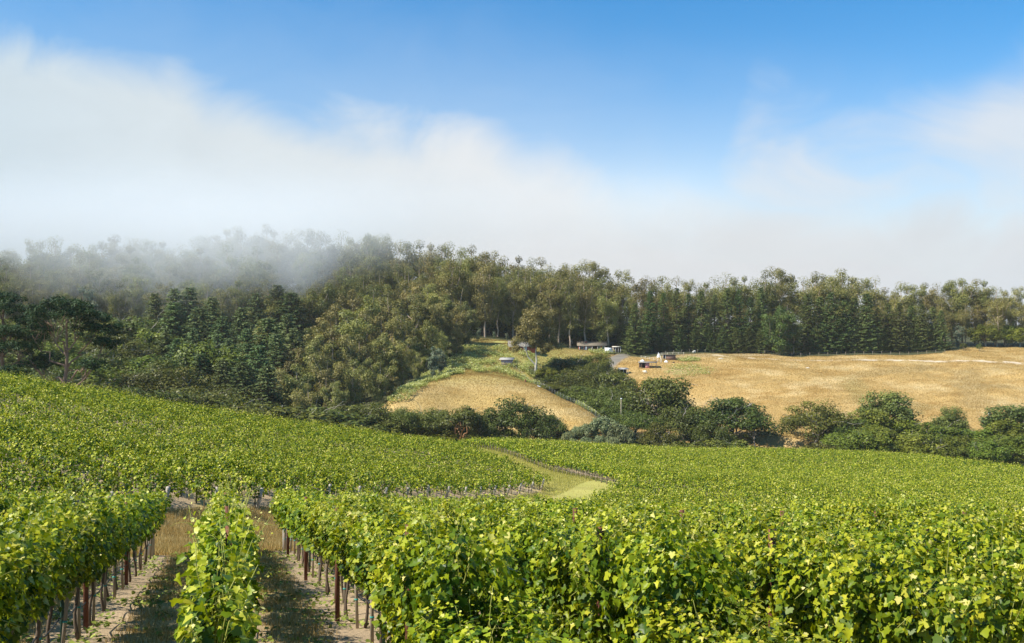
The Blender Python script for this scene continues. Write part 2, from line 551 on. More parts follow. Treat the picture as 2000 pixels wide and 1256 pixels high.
def _fit():
    P = CP[:, :2] / _sc
    n = len(P)
    d2 = ((P[:, None] - P[None]) ** 2).sum(-1)
    A = np.zeros((n + 3, n + 3))
    A[:n, :n] = _phi(d2) + np.eye(n) * 0.0006
    A[:n, n] = A[n, :n] = 1
    A[:n, n + 1:] = P
    A[n + 1:, :n] = P.T
    b = np.zeros(n + 3)
    b[:n] = CP[:, 2]
    return np.linalg.solve(A, b)


_w = _fit()


def ground(x, y):
    """height of the land at x, y"""
    x = np.atleast_1d(np.asarray(x, dtype=float)).ravel()
    y = np.atleast_1d(np.asarray(y, dtype=float)).ravel()
    out = np.empty(len(x))
    n = len(CP)
    for i in range(0, len(x), 20000):
        q = np.stack([x[i:i + 20000], y[i:i + 20000]], 1) / _sc
        d2 = ((q[:, None] - (CP[:, :2] / _sc)[None]) ** 2).sum(-1)
        out[i:i + 20000] = _phi(d2) @ _w[:n] + _w[n] + q @ _w[n + 1:]
    k = np.clip((y - 205) / 40, 0, 1) * np.clip((420 - y) / 60, 0, 1)
    out += k * 0.55 * fbm(x, y, 11, 3, 46.0)
    return out


def gz(x, y):
    return float(ground([x], [y])[0])


# the vineyard's own axes: s across the rows, t along them
TH = math.atan(563.0 / 1900.0)
PX, PY = math.cos(TH), math.sin(TH)       # across
DX, DY = -math.sin(TH), math.cos(TH)      # along
SP = 1.97                                 # between rows
VS = 1.5                                  # between vines


def st2xy(s, t):
    return s * PX + t * DX, s * PY + t * DY


def xy2st(x, y):
    return x * PX + y * PY, x * DX + y * DY


def hill_start(s):                        # hillside block begins here (leaning end posts)
    return 43.4 + (s + 2.4) * 1.433


TH2 = R(45)                               # the hillside rows run off more to the left
HX, HY = -math.sin(TH2), math.cos(TH2)


def hill_post(k):                         # foot of the k-th hillside row
    if k > 15:                            # rows that begin along the grass alley
        return st2xy(29.3, hill_start(29.12) + 6.4 * (k - 15))
    return st2xy(SP * k - 0.43, hill_start(SP * k - 0.43))


def front_end(s):                         # the near block ends here
    return np.where(s < 36.5, np.where(s < 0, 30.2 + s * 0.5, 30.2 + s * 1.55), 400.0)


FAR_Y = 196.0

# colour of the land by what grows on it
def zone(x, y):
    s, t = xy2st(x, y)
    n = len(x)
    c = np.zeros((n, 3))
    j = fbm(x, y, 3, 4, 9.0)
    j2 = fbm(x, y, 5, 4, 26.0)
    px = 1000 + FP * x / np.maximum(y, 1.0)

    def lay(w_, col):
        w_ = np.clip(w_, 0, 1)[:, None]
        c[:] = c * (1 - w_) + np.array(col) * w_

    c[:] = (0.060, 0.062, 0.026)                                        # woodland floor
    vin = np.clip((FAR_Y + 6 - y) / 4, 0, 1)
    lay(vin, (0.37, 0.28, 0.18))                                       # vineyard soil
    fr = np.abs((s / SP + 0.5) % 1.0 - 0.5)                             # 0 on the row, .5 mid-aisle
    hay = np.clip((fr - 0.26 + 0.10 * j) / 0.12, 0, 1)
    lay(vin * hay, (0.40, 0.31, 0.14))
    head = np.clip((t - front_end(s)) / 0.8, 0, 1) * np.clip((hill_start(s) - 0.4 - t) / 0.8, 0, 1) * (s < 37)
    lay(vin * head, (0.46, 0.37, 0.16))
    alley = np.clip((s - 29.4) / 0.8, 0, 1) * np.clip((40.0 - s) / 0.8, 0, 1) * np.clip((t - np.where(s < 36.5, front_end(s), 84)) / 2, 0, 1)
    lay(vin * alley, (0.36, 0.35, 0.09))
    alley2 = np.clip((s - 20) / 6, 0, 1) * (s < 37.2) * np.clip((t - front_end(s)) / 1.0, 0, 1) * np.clip((hill_start(s) - 0.4 - t) / 1.5, 0, 1)
    lay(vin * alley2 * 0.8, (0.36, 0.34, 0.09))
    lay(vin * np.maximum(alley, alley2) * np.clip(0.3 + j, 0, 1) * 0.7, (0.42, 0.35, 0.12))
    # open slopes beyond the creek
    kn = np.interp(y, [205, 222, 238, 258, 300, 330, 345], [800, 745, 735, 780, 900, 915, 930])
    kr = np.interp(y, [205, 216, 230, 240, 252, 268, 280, 300, 315, 345], [1202, 1198, 1163, 1136, 1103, 1069, 1046, 1040, 1120, 1190])
    knoll = np.clip((px - kn + 14 * j) / 14, 0, 1) * np.clip((kr - px + 8 * j) / 12, 0, 1) * np.clip((y - 200) / 6, 0, 1) * np.clip((338 - y) / 6, 0, 1)
    lay(knoll, (0.44, 0.31, 0.115))
    lay(knoll * np.clip(0.35 + 1.4 * j2, 0, 1) * 0.8, (0.50, 0.38, 0.18))
    lay(knoll * np.clip(1.8 * fbm(x, y, 41, 4, 12.0) - 0.1, 0, 1) * 0.7, (0.40, 0.255, 0.075))
    lay(knoll * np.clip((y - 248 + 9 * j2) / 26, 0, 1) * 0.8, (0.33, 0.32, 0.085))
    fl = np.interp(y, [216, 232, 262, 290, 312, 345], [1480, 1330, 1210, 1175, 1150, 1140])
    fb = np.interp(px, [1180, 1260, 1330, 1460, 1560, 1840, 1870, 1930, 2100], [333, 326, 331, 341, 331, 333, 346, 352, 338])
    field = np.clip((px - fl + 12 * j) / 12, 0, 1) * np.clip((fb - y + 1.5 * j) / 2, 0, 1) * np.clip((y - 213) / 6, 0, 1)
    lay(field, (0.47, 0.32, 0.125))
    lay(field * np.clip(-0.05 + 1.9 * j2, 0, 1) * 0.8, (0.37, 0.23, 0.072))
    lay(field * np.clip(-0.15 + 2.2 * fbm(x, y, 21, 3, 30.0), 0, 1) * 0.9, (0.54, 0.41, 0.21))
    lay(field * np.clip(2.0 * fbm(x * 0.45, y * 1.3, 43, 4, 7.0) - 0.25, 0, 1) * 0.6, (0.34, 0.20, 0.06))
    for (x0, y0, x1, y1, wd, am, col) in (
        (1450, 326, 1700, 321, 2.3, .75, (0.50, 0.42, 0.31)), (1700, 321, 2000, 312, 2.6, .85, (0.55, 0.47, 0.36)),
        (1680, 300, 1800, 307, 5, .7, (0.36, 0.27, 0.12)), (1800, 307, 1890, 300, 4, .7, (0.36, 0.27, 0.12)), (1690, 262, 1660, 295, 4, .6, (0.36, 0.30, 0.12)),
        (1890, 300, 1910, 262, 5, .6, (0.37, 0.28, 0.13)), (1480, 236, 1540, 236, 5, .7, (0.38, 0.32, 0.12)), (1550, 283, 1660, 296, 4, .5, (0.60, 0.46, 0.25)),
        (1330, 327, 1500, 336, 5, .7, (0.50, 0.41, 0.28)), (1880, 282, 1960, 283, 4, .8, (0.40, 0.30, 0.14)), (1740, 240, 1800, 262, 4, .6, (0.36, 0.29, 0.12))):
        ax, bx = at(x0, y0), at(x1, y1)
        dx, dy = bx - ax, y1 - y0
        L = dx * dx + dy * dy
        k = np.clip(((x - ax) * dx + (y - y0) * dy) / L, 0, 1)
        d = np.hypot(x - ax - k * dx, y - y0 - k * dy)
        lay(field * np.clip((wd + 2.5 * j - d) / 2.5, 0, 1) * am, col)
    dv = np.interp(y, [296, 305, 316, 325, 331], [1165, 1180, 1193, 1208, 1216])
    dw = np.interp(y, [296, 305, 316, 325, 331], [14, 17, 18, 22, 12])
    lay(np.clip((dw - np.abs(px - dv) + 3 * j) / 6, 0, 1) * np.clip((y - 297) / 3, 0, 1) * np.clip((333 - y) / 3, 0, 1), (0.20, 0.18, 0.15))
    lay(np.clip((px - 1095) / 12, 0, 1) * np.clip((1195 - px) / 10, 0, 1) * np.clip((y - 322) / 3, 0, 1) * np.clip((338 - y) / 3, 0, 1) * 0.9, (0.40, 0.34, 0.12))
    return c


def build_terrain():
    ys = np.concatenate([np.linspace(-40, 0, 12), np.linspace(0, 45, 150)[1:], np.linspace(45, 205, 140)[1:], np.linspace(205, 350, 150)[1:], np.linspace(350, 480, 20)[1:], np.array([520, 580, 660, 760, 900, 1100, 1400])])
    us = np.concatenate([np.linspace(-1, -0.66, 6)[:-1], np.linspace(-0.66, 0.66, 331), np.linspace(0.66, 1, 6)[1:]])
    half = np.maximum(np.abs(ys) * 0.92 + 22, 22)
    X = us[None, :] * half[:, None]
    Y = np.repeat(ys[:, None], len(us), 1)
    x, y = X.ravel(), Y.ravel()
    z = ground(np.clip(x, -600, 700), np.minimum(y, 1500))
    near = np.clip((60 - y) / 30, 0, 1)
    z += near * 0.035 * fbm(x, y, 31, 3, 1.3)
    nx = len(us)
    i = np.arange(len(ys) - 1)[:, None] * nx
    j = np.arange(nx - 1)[None, :]
    q = np.stack([i + j, i + j + 1, i + nx + j + 1, i + nx + j], -1).reshape(-1, 4)
    me = mesh_np('ground', np.stack([x, y, z], 1), [(q, 0)], None, True, zone(x, y))
    m, t = new_mat('land')
    a = t.node('ShaderNodeAttribute', attribute_name='zone')
    co = t.node('ShaderNodeTexCoord')
    mp = t.node('ShaderNodeMapping')
    mp.inputs['Scale'].default_value = (0.55, 1.0, 1.0)
    t.l.new(co.outputs['Object'], mp.inputs[0])
    nb = t.noise(mp.outputs[0], 0.22, 7, 0.68, 0.6)
    nf = t.noise(co.outputs['Object'], 9.0, 6, 0.7)
    f = t.math('MULTIPLY', t.math('MULTIPLY_ADD', nb, 1.1, 0.45), t.math('MULTIPLY_ADD', nf, 0.7, 0.65))
    c = t.mix(1.0, a.outputs['Color'], f, blend='MULTIPLY')
    b = t.node('ShaderNodeBsdfPrincipled')
    t.put(b.inputs['Base Color'], c)
    b.inputs['Roughness'].default_value = 0.95
    b.inputs['Specular IOR Level'].default_value = 0.1
    bp = t.node('ShaderNodeBump')
    bp.inputs['Strength'].default_value = 0.5
    bp.inputs['Distance'].default_value = 0.12
    t.put(bp.inputs['Height'], t.math('ADD', nf, t.math('MULTIPLY', nb, 3.0)))
    t.put(b.inputs['Normal'], bp.outputs[0])
    o = t.node('ShaderNodeOutputMaterial')
    t.put(o.inputs[0], b.outputs[0])
    g = obj('ground', me, m)
    tag(g, 'sloping ground of vineyard soil, golden pasture and woodland floor', kind='structure')


build_terrain()

# ------------------------------------------------------------------ grapevines
def hw_of(z):
    return np.interp(z, [0.80, 0.95, 1.15, 1.4, 1.62, 1.8, 2.05], [0.12, 0.25, 0.34, 0.41, 0.42, 0.32, 0.10])


def vine_leaves(r, n, L, big, ws=1.0, low=0.84):
    """leaf centres, facing, hanging direction, size and tint for a stretch of row of length L (local: x across, y along)"""
    z = low + (1.82 - low) * np.clip(r.beta(1.5 if low > 0.6 else 1.25, 1.2, n), 0, 1)
    y = r.uniform(-L / 2 - 0.08, L / 2 + 0.08, n)
    lump = 1 + 0.22 * np.sin(y * 5.1 + r.uniform(0, 6)) + 0.15 * np.sin(y * 11 + z * 4 + r.uniform(0, 6))
    side = r.choice([-1.0, 1.0], n)
    rad = r.uniform(0, 1, n) ** 0.38
    x = side * np.maximum(hw_of(z), 0.27 if low < 0.6 else 0.0) * ws * rad * lump + r.normal(0, 0.03, n)
    z = z + 0.06 * np.sin(y * 4 + r.uniform(0, 6)) - 0.25 * np.maximum(0, np.abs(x) - 0.5)
    c = np.stack([x, y, z], 1)
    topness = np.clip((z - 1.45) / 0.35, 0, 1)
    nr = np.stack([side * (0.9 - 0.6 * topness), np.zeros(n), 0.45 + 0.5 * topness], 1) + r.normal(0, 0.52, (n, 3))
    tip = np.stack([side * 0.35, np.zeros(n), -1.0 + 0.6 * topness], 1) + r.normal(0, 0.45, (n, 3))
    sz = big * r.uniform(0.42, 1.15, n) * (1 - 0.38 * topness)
    ti = np.clip(0.27 + 0.26 * topness + 0.10 * rad + r.normal(0, 0.14, n) - 0.2 * (rad < 0.6), 0, 1)  # inner leaves darkened: shade inside the canopy painted into the tint
    return c, nr, tip, sz, ti


def make_vine(seed, n, template, faces, big, ws=1.0, fine=True, low=0.84, nshoot=0):
    r = np.random.default_rng(seed)
    root = thing('grapevine', 'leafy grapevine trained on a wire trellis', 'grapevine')
    f = MB()
    c, nr, tip, sz, ti = vine_leaves(r, n, VS, big, ws, low)
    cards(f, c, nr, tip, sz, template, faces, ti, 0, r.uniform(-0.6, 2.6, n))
    sh = MB()
    ns = nshoot or (16 if fine else 9)
    for k in range(ns):
        y0 = r.uniform(-VS / 2, VS / 2)
        top = r.uniform(1.65, 2.12) if r.random() < 0.75 else r.uniform(1.4, 1.6)
        lean = r.normal(0, 0.15) * ws
        ly = r.normal(0, 0.15)
        droop = r.random() < 0.3
        p = []
        for q in np.linspace(0, 1, 7):
            zz = 0.9 + (top - 0.9) * q
            xx = lean * 2.2 * q + 0.02 * math.sin(9 * q + k)
            if droop:
                xx = ws * np.sign(lean) * (0.2 * q + 0.38 * q * q)
                zz = 0.9 + 0.75 * math.sin(q * 2.2) * (top - 0.9)
            p.append((xx, y0 + ly * q, zz))
        p = np.array(p)
        if fine:
            sh.tube(p, np.linspace(0.0055, 0.0025, 7), 4, 0.5)
        m = 11 if fine else 8
        q = r.uniform(0.45, 1.0, m)
        q[-1] = 1.0
        cc = np.stack([np.interp(q, np.linspace(0, 1, 7), p[:, i]) for i in range(3)], 1) + r.normal(0, 0.025, (m, 3))
        s2 = big * (0.75 - 0.52 * q) * r.uniform(0.8, 1.25, m)
        cards(f, cc, r.normal(0, 0.7, (m, 3)) + np.array([0, 0, 0.6]), r.normal(0, 0.7, (m, 3)) + np.array([0, 0, -0.4]), s2, template, faces, np.clip(0.45 + 0.45 * q + r.normal(0, 0.08, m), 0, 1))
        if fine:
            for _ in range(2):                                    # tendrils
                b = cc[r.integers(0, m)]
                d = r.normal(0, 1, 3)
                d[2] = abs(d[2]) * 0.5
                d /= np.linalg.norm(d)
                tt = np.linspace(0, 1, 5)[:, None]
                sh.tube(b + d * tt * 0.16 + np.array([0, 0, -0.08]) * tt ** 2, np.linspace(0.0022, 0.001, 5), 3, 0.8, 0, False)
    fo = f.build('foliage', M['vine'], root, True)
    t = MB()
    zz = np.linspace(-0.06, 0.86, 8)
    t.tube(np.stack([0.05 + 0.025 * np.sin(zz * 7 + seed), 0.03 * np.cos(zz * 5 + seed), zz], 1), np.linspace(0.026, 0.019, 8) * (1 + 0.15 * np.sin(zz * 31)), 7)
    for sg in (-1, 1):
        yy = np.linspace(0, sg * VS / 2, 6)
        t.tube(np.stack([0.03 + 0.02 * np.sin(yy * 6), yy, 0.86 + 0.03 * np.sin(yy * 9 + seed)], 1), np.linspace(0.018, 0.010, 6), 6)
    t.build('trunk', M['bark'], root, True)
    if fine:
        sh.build('cane', M['shoot'], root)
    return root


KROW = range(-9, 64)


def seen(x, y, pad=1.10):
    return (y > 2.5) & (np.abs(x) < (0.5263 * pad) * y + 2.5)


spots = []
for k in KROW:
    s = SP * k
    te = float(front_end(s))
    ts = 6.9
    tt = ts + VS * np.arange(160)
    tt = tt[(tt < te - 0.6) & (tt < 260)]
    x, y = st2xy(s, tt)
    ok = seen(x, y, 1.2) & (y < FAR_Y)
    for i in np.where(ok)[0]:
        spots.append((math.hypot(x[i], y[i]), k, tt[i], x[i], y[i], i == 0))
spots.sort()
NEAR = 300
infr = [a for a in spots if abs(a[3]) < 0.53 * a[4] + 0.9]
near = infr[:NEAR]
keep = set((a[1], round(a[2], 2)) for a in near)
far = [a for a in spots if (a[1], round(a[2], 2)) not in keep]
R_NEAR = near[-1][0]

fineV = [make_vine(100 + i, 2500, GRAPE, GRAPE_F, 0.089) for i in range(5)]
midV = [make_vine(200 + i, 1150, LEAF5, LEAF5_F, 0.104, 1.0, False) for i in range(5)]
slimV = [make_vine(150 + i, 1050, GRAPE, GRAPE_F, 0.102, 0.42, True, 0.78, 26) for i in range(5)]
lowV = [make_vine(170 + i, 3500, GRAPE, GRAPE_F, 0.088, 1.0, True, 0.42) for i in range(4)]
ORD = ['', 'first', 'second', 'third', 'fourth', 'fifth', 'sixth', 'seventh', 'eighth', 'ninth', 'tenth', 'eleventh', 'twelfth', 'thirteenth', 'fourteenth', 'fifteenth', 'sixteenth', 'seventeenth', 'eighteenth', 'nineteenth', 'twentieth']


def row_words(k):
    if k == 0:
        return 'in the row seen end-on between the two bare soil aisles', 'grapevines in the end-on row'
    if k == -1:
        return 'in the shaded row just left of the end-on row', 'grapevines in the shaded row beside the end-on row'
    if k < 0:
        return 'in the %s row to the left of the end-on row' % ORD[-k], 'grapevines in the %s row left of the end-on row' % ORD[-k]
    o = ORD[k] if k < len(ORD) else 'far right'
    if k == 1:
        return 'in the sunlit row right of the end-on row, beside its soil aisle', 'grapevines in the sunlit row right of the end-on row'
    return 'in the %s row to the right of the end-on row' % o, 'grapevines in the %s row right of the end-on row' % o


used = set()
rk = random.Random(3)
for d, k, t_, x, y, first in near:
    pool = slimV if k == 0 else lowV if (k >= 2 and d < 14 or k == 1 and d < 10.5) else fineV if d < 19 else midV
    v = pool[rk.randrange(len(pool))]
    lab, grp = row_words(k)
    lab = 'leafy green grapevine ' + lab
    sc = rk.uniform(0.92, 1.03) if k else rk.uniform(0.78, 1.08)
    if k == 0:
        x += rk.uniform(-0.07, 0.07)
    if k in (1, 2) and t_ < 8:
        sc = 0.66
    if k == 0 and t_ < 7.2:
        sc = 0.9
    rz = TH + (math.pi if rk.random() < 0.5 else 0)
    loc = (x, y, gz(x, y))
    if v.name not in used:
        used.add(v.name)
        v.location = loc
        v.rotation_euler = (0, 0, rz)
        v.scale = (1, 1, sc)
        v['label'] = lab
        v['group'] = grp
    else:
        dup(v, loc, rz, (rk.uniform(0.92, 1.1) * 1.0, 1, sc), lab, grp)
for v in fineV + midV + slimV + lowV:
    if v.name not in used:
        for c in list(v.children):
            bpy.data.objects.remove(c, do_unlink=True)
        bpy.data.objects.remove(v, do_unlink=True)

# everything further away: one mass of vines
hill = []
CRX = [-300, 0, 300, 600, 860, 1000, 1100]
CRY = [90, 100, 118, 142, 168, 190, 195]
for k in range(-14, 27):
    bx, by = hill_post(k)
    tt = 0.2 + VS * np.arange(120)
    x, y = bx + HX * tt, by + HY * tt
    ok = seen(x, y, 1.15) & (y < np.interp(1000 + FP * x / y, CRX, CRY)) & (y > 24)
    for i in np.where(ok)[0]:
        hill.append((math.hypot(x[i], y[i]), k, tt[i], x[i], y[i], i == 0))

farmb = MB()
nfar = len(far)
allf = far + hill
fx = np.array([a[3] for a in allf])
fy = np.array([a[4] for a in allf])
fz = ground(fx, fy)
fd = np.hypot(fx, fy)
rr = np.random.default_rng(55)
fa = np.where(np.arange(len(allf)) < nfar, TH, TH2)
fw = np.where(np.arange(len(allf)) < nfar, 1.05, 1.95)
fh = np.where(np.arange(len(allf)) < nfar, 0.0, 1.0)
for lo, hi, n, big in ((0, 45, 760, 0.135), (45, 62, 620, 0.145), (62, 85, 430, 0.17), (85, 120, 270, 0.20), (120, 400, 165, 0.25)):
    sel = np.where((fd >= lo) & (fd < hi))[0]
    if len(sel) == 0:
        continue
    m = len(sel) * n
    i = np.repeat(sel, n)
    ca, sa = np.cos(fa[i]), np.sin(fa[i])
    c, nr, tip, sz, ti = vine_leaves(rr, m, VS, big, fw[i])
    hsc = np.repeat(rr.uniform(0.84, 1.10, len(sel)), n)
    c[:, 2] = np.where(fh[i] > 0, 0.64 + (c[:, 2] - 0.84) * 1.20, c[:, 2])
    if lo >= 62:                                                   # only the upper canopy shows that far off
        c[:, 2] = np.where((c[:, 2] < 1.0) & (rr.random(m) < 0.5), c[:, 2] + 0.6, c[:, 2])
    up = rr.random(m) < 0.07                                       # shoots standing above the row
    c[up, 2] = rr.uniform(1.75, 2.1, up.sum())
    c[up, 0] *= 0.5
    sz[up] *= 0.55
    ti[up] = np.clip(ti[up] + 0.3, 0, 1)
    c[:, 2] *= hsc
    clump = np.repeat(fbm(fx[sel], fy[sel], 91, 2, 14.0), n)
    ti = np.clip(ti + 0.10 * clump, 0, 1)
    cw = np.stack([fx[i] + c[:, 0] * ca - c[:, 1] * sa, fy[i] + c[:, 0] * sa + c[:, 1] * ca, fz[i] + c[:, 2]], 1)
    rot = lambda q: np.stack([q[:, 0] * ca - q[:, 1] * sa, q[:, 0] * sa + q[:, 1] * ca, q[:, 2]], 1)
    if lo < 62:
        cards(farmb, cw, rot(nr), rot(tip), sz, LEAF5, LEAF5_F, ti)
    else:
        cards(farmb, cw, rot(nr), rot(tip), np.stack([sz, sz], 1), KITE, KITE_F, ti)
# their trunks, where the foot of a row can be seen
edge = [a for a in hill if a[2] < 9] + [a for a in far if a[1] == 19 and a[2] > 75] + [a for a in far if a[1] in (20, 21) and a[2] > 85] + [a for a in far if a[1] < 6]
for d, k, t_, x, y, fst in edge:
    z = gz(x, y)
    farmb.tube([(x, y, z - 0.1), (x + 0.03, y, z + 0.45), (x, y, z + 0.95)], [0.045, 0.035, 0.03], 4, 0.5, 1, False)
vm = farmb.build('vineyard_foliage', [M['vinefar'], M['bark']])
tag(vm, 'mass of bright green vine rows on the hillside and the right hand slope', 'vineyard', kind='stuff')

# ------------------------------------------------------------------ trellis
def make_stake(h, w_, mat, name, label, cat, tie=True):
    r = thing(name, label, cat)
    b = MB()
    b.box(-w_ / 2, w_ / 2, -w_ / 2, w_ / 2, -0.15, h, 0.5)
    b.build('post', mat, r)
    if tie:
        for z in (0.42, 0.75):
            q = MB()
            q.box(-w_ / 2 - 0.006, w_ / 2 + 0.006, -w_ / 2 - 0.006, w_ / 2 + 0.006, z, z + 0.022)
            q.build('tie', M['tie'], r)
    return r


def place_all(proto, items):
    first = True
    for loc, rz, rot, sc, lab, grp in items:
        if first:
            proto.location = loc
            proto.rotation_euler = rot if rot else (0, 0, rz)
            if sc:
                proto.scale = sc
            proto['label'] = lab
            if grp:
                proto['group'] = grp
            first = False
        else:
            dup(proto, loc, rz, sc, lab, grp, rot)


ROWN = {-2: 'second row left of the end-on row', -1: 'shaded row left of the end-on row', 0: 'end-on row', 1: 'sunlit row right of the end-on row', 2: 'second row right of the end-on row'}
items = []
mitems = []
for k in (-2, -1, 0, 1, 2):
    s = SP * k
    te = float(front_end(s))
    for t_ in np.arange(6.9, te - 0.6, VS):
        x, y = st2xy(s - 0.07 * (1 if k > 0 else -1), t_ + 0.08)
        if not seen(np.array([x]), np.array([y]))[0]:
            continue
        if k > 0 and t_ < 8.5:
            continue
        lab = 'thin grey wooden stake with teal ties under the ' + ROWN[k]
        items.append(((x, y, gz(x, y)), TH + rk.uniform(-.3, .3), (rk.gauss(0, 0.03), rk.gauss(0, 0.03), TH), (1, 1, rk.uniform(0.85, 1.05)), lab, 'wooden stakes under the ' + ROWN[k]))
place_all(make_stake(1.25, 0.042, M['stake'], 'vine_stake', 'stake', 'stake'), items)

rp = thing('metal_post', 'rusty post', 'post')
b = MB()
b.box(-0.035, 0.035, -0.004, 0.004, -0.2, 1.80)
b.box(-0.035, -0.027, 0.0045, 0.032, -0.2, 1.80)
b.box(0.027, 0.035, 0.0045, 0.032, -0.2, 1.80)
b.build('channel', M['rust'], rp)
for z in (0.9, 1.2, 1.5):
    cl = MB()
    cl.box(-0.012, 0.012, -0.012, -0.0045, z, z + 0.03)
    cl.build('wire_clip', M['greensteel'], rp)
items = []
for k in range(-3, 9):
    for n in range(0, 4 if k < 2 else 2):
        t_ = 9.2 + 6.1 * n
        s = SP * k
        if t_ > float(front_end(s)) - 2:
            continue
        x, y = st2xy(s + (-0.27 if k > 0 else 0.05), t_)
        if not seen(np.array([x]), np.array([y]))[0]:
            continue
        tw = ['nearest', 'second nearest', 'third nearest', 'farthest'][n]
        rn = ROWN.get(k, '%s row %s of the end-on row' % (ORD[abs(k)], 'left' if k < 0 else 'right'))
        items.append(((x, y, gz(x, y)), TH, None, None, 'rusty brown steel trellis post, %s along the %s' % (tw, rn), 'rusty steel trellis posts in the near vine rows'))
place_all(rp, items)

tp = thing('green_post', 'green steel post', 'post')
b = MB()
b.box(-0.022, 0.022, -0.003, 0.003, -0.2, 1.35)
b.box(-0.003, 0.003, 0.0035, 0.03, -0.2, 1.35)
b.build('shaft', M['greensteel'], tp)
b = MB()
b.box(-0.024, 0.024, -0.006, 0.034, 1.28, 1.37)
b.build('cap', M['white'], tp)
items = []
for k, t_, wds in ((-1, 13.2, 'nearer of two under the shaded left row'), (-1, 19.4, 'farther of two under the shaded left row'), (1, 12.7, 'nearest of three under the sunlit right row'), (1, 18.4, 'middle of three under the sunlit right row'), (1, 24.1, 'farthest of three under the sunlit right row')):
    x, y = st2xy(SP * k + 0.04, t_)
    items.append(((x, y, gz(x, y)), TH, None, None, 'dark green steel post, ' + wds, 'green steel posts'))
place_all(tp, items)


def end_post(label, r_, h):
    q = thing('end_post', label, 'post')
    b = MB()
    b.tube([(0, 0, -0.3), (0, 0, h * 0.5), (0, 0, h)], [r_ * 1.08, r_, r_ * 0.95], 10)
    b.build('post', M['endwood'], q, False)
    b = MB()
    b.tube([(0, 0, h * 0.62), (0, 0, h * 0.62 + 0.05)], [r_ * 1.12, r_ * 1.12], 10)
    b.build('wire_wrap', M['wire'], q)
    return q


items = []
for k, wds in ((-2, 'in the second row left of the end-on row'), (-1, 'at the far end of the shaded left row'), (0, 'at the far end of the end-on row'), (1, 'at the far end of the sunlit right row')):
    s = SP * k
    t_ = float(front_end(s)) - 0.1
    x, y = st2xy(s, t_)
    items.append(((x, y, gz(x, y)), 0, None, None, 'thick upright round wooden post ' + wds, 'upright end posts of the near rows'))
place_all(end_post('', 0.10, 1.5), items)
items = []
for k in range(-4, 17):
    if k > 15:
        continue
    x, y = hill_post(k)
    if not seen(np.array([x]), np.array([y]), 1.03)[0]:
        continue
    lab = 'leaning grey wooden post at the foot of the hillside vine rows'
    grp = 'leaning end posts along the hillside vines'
    if k == 15:
        lab, grp = 'leaning pale post at the tip of the hillside vines beside the grass alley', grp
    items.append(((x, y, gz(x, y)), 0, (R(13 + rk.uniform(-3, 3)), R(15 + rk.uniform(-4, 4)), 0), None, lab, grp))
place_all(end_post('', 0.085, 1.2), items)
items = []
for t_ in np.arange(80.0, 172, VS):
    x, y = st2xy(SP * 19 - 0.12, t_)
    items.append(((x, y, gz(x, y)), TH, (rk.gauss(0, 0.03), rk.gauss(0, 0.03), TH), (1, 1, rk.uniform(.85, 1.1)), 'thin pale stake under the dark edge row beyond the grass alley', 'stakes under the row along the grass alley'))
for k in range(-2, 16):
    bx, by = hill_post(k)
    for q in range(3):
        x, y = bx + HX * (0.9 + VS * q), by + HY * (0.9 + VS * q)
        if seen(np.array([x]), np.array([y]), 1.03)[0]:
            items.append(((x, y, gz(x, y)), TH, (rk.gauss(0, 0.03), rk.gauss(0, 0.03), TH), (0.9, 0.9, rk.uniform(.85, 1.1)), 'thin stake in the shade just behind the leaning posts of the hillside', 'stakes at the foot of the hillside vines'))
place_all(make_stake(1.15, 0.065, M['stake'], 'vine_stake', 'stake', 'stake', False), items)

for k, wds in ((-1, 'shaded row left of the end-on row'), (0, 'end-on row of vines'), (1, 'sunlit row right of the end-on row')):
    s = SP * k
    te = float(front_end(s)) - 0.1
    p = []
    for t_ in np.arange(6.9, te, VS / 3):
        i = round((t_ - 6.9) / (VS / 3)) % 3
        x, y = st2xy(s + 0.05, t_)
        p.append((x, y, gz(x, y) + 0.45 - (0.05 if i else 0) + rk.uniform(-.015, .015)))
    hb = MB()
    hb.tube(p, 0.011, 6)
    tag(hb.build('drip_hose', M['hose'], None, True), 'black drip hose strung between stakes under the ' + wds, 'hose')

# ------------------------------------------------------------------ grass and weeds
BLADE = [(-0.5, 0, 0), (0.5, 0, 0), (0.15, 1, 0.0)]
BLADE_F = [[(0, 1, 2)]]


def blades(mb, x, y, h, w_, r, tint):
    n = len(x)
    c = np.stack([x, y, ground(x, y) - 0.02], 1)
    a = r.uniform(0, 2 * np.pi, n)
    nr = np.stack([np.cos(a), np.sin(a), r.normal(0, 0.1, n)], 1)
    tip = np.stack([r.normal(0, 0.45, n), r.normal(0, 0.45, n), np.ones(n)], 1)
    cards(mb, c, nr, tip, np.stack([w_, h], 1), BLADE, BLADE_F, tint)


hay = MB()
r = np.random.default_rng(12)
n = 330000
s = r.uniform(-9, 4.5, n)
t_ = r.uniform(7, 34, n)
fr = np.abs((s / SP + 0.5) % 1.0 - 0.5)
x, y = st2xy(s, t_)
k_ = (fr > 0.20 + 0.14 * r.random(n)) & seen(x, y) & (t_ < front_end(s) + 1) & (fbm(x, y, 77, 3, 2.0) + 0.5 * r.random(n) > -0.05)
x, y = x[k_], y[k_]
m = len(x)
blades(hay, x, y, r.uniform(0.03, 0.15, m), r.uniform(0.007, 0.014, m), r, np.clip(r.normal(0.6, 0.2, m), 0, 1))
n = 330000
s = np.concatenate([r.uniform(-14, 37, 130000), r.uniform(-9, 7, 200000)])
t_ = np.concatenate([r.uniform(26, 92, 130000), r.uniform(28, 52, 200000)])
x, y = st2xy(s, t_)
k_ = (t_ > front_end(s)) & (t_ < hill_start(s) + 0.6) & seen(x, y, 1.03) & (r.random(n) > np.clip((s - 20) / 8, 0, 0.85))
x, y = x[k_], y[k_]
m = len(x)
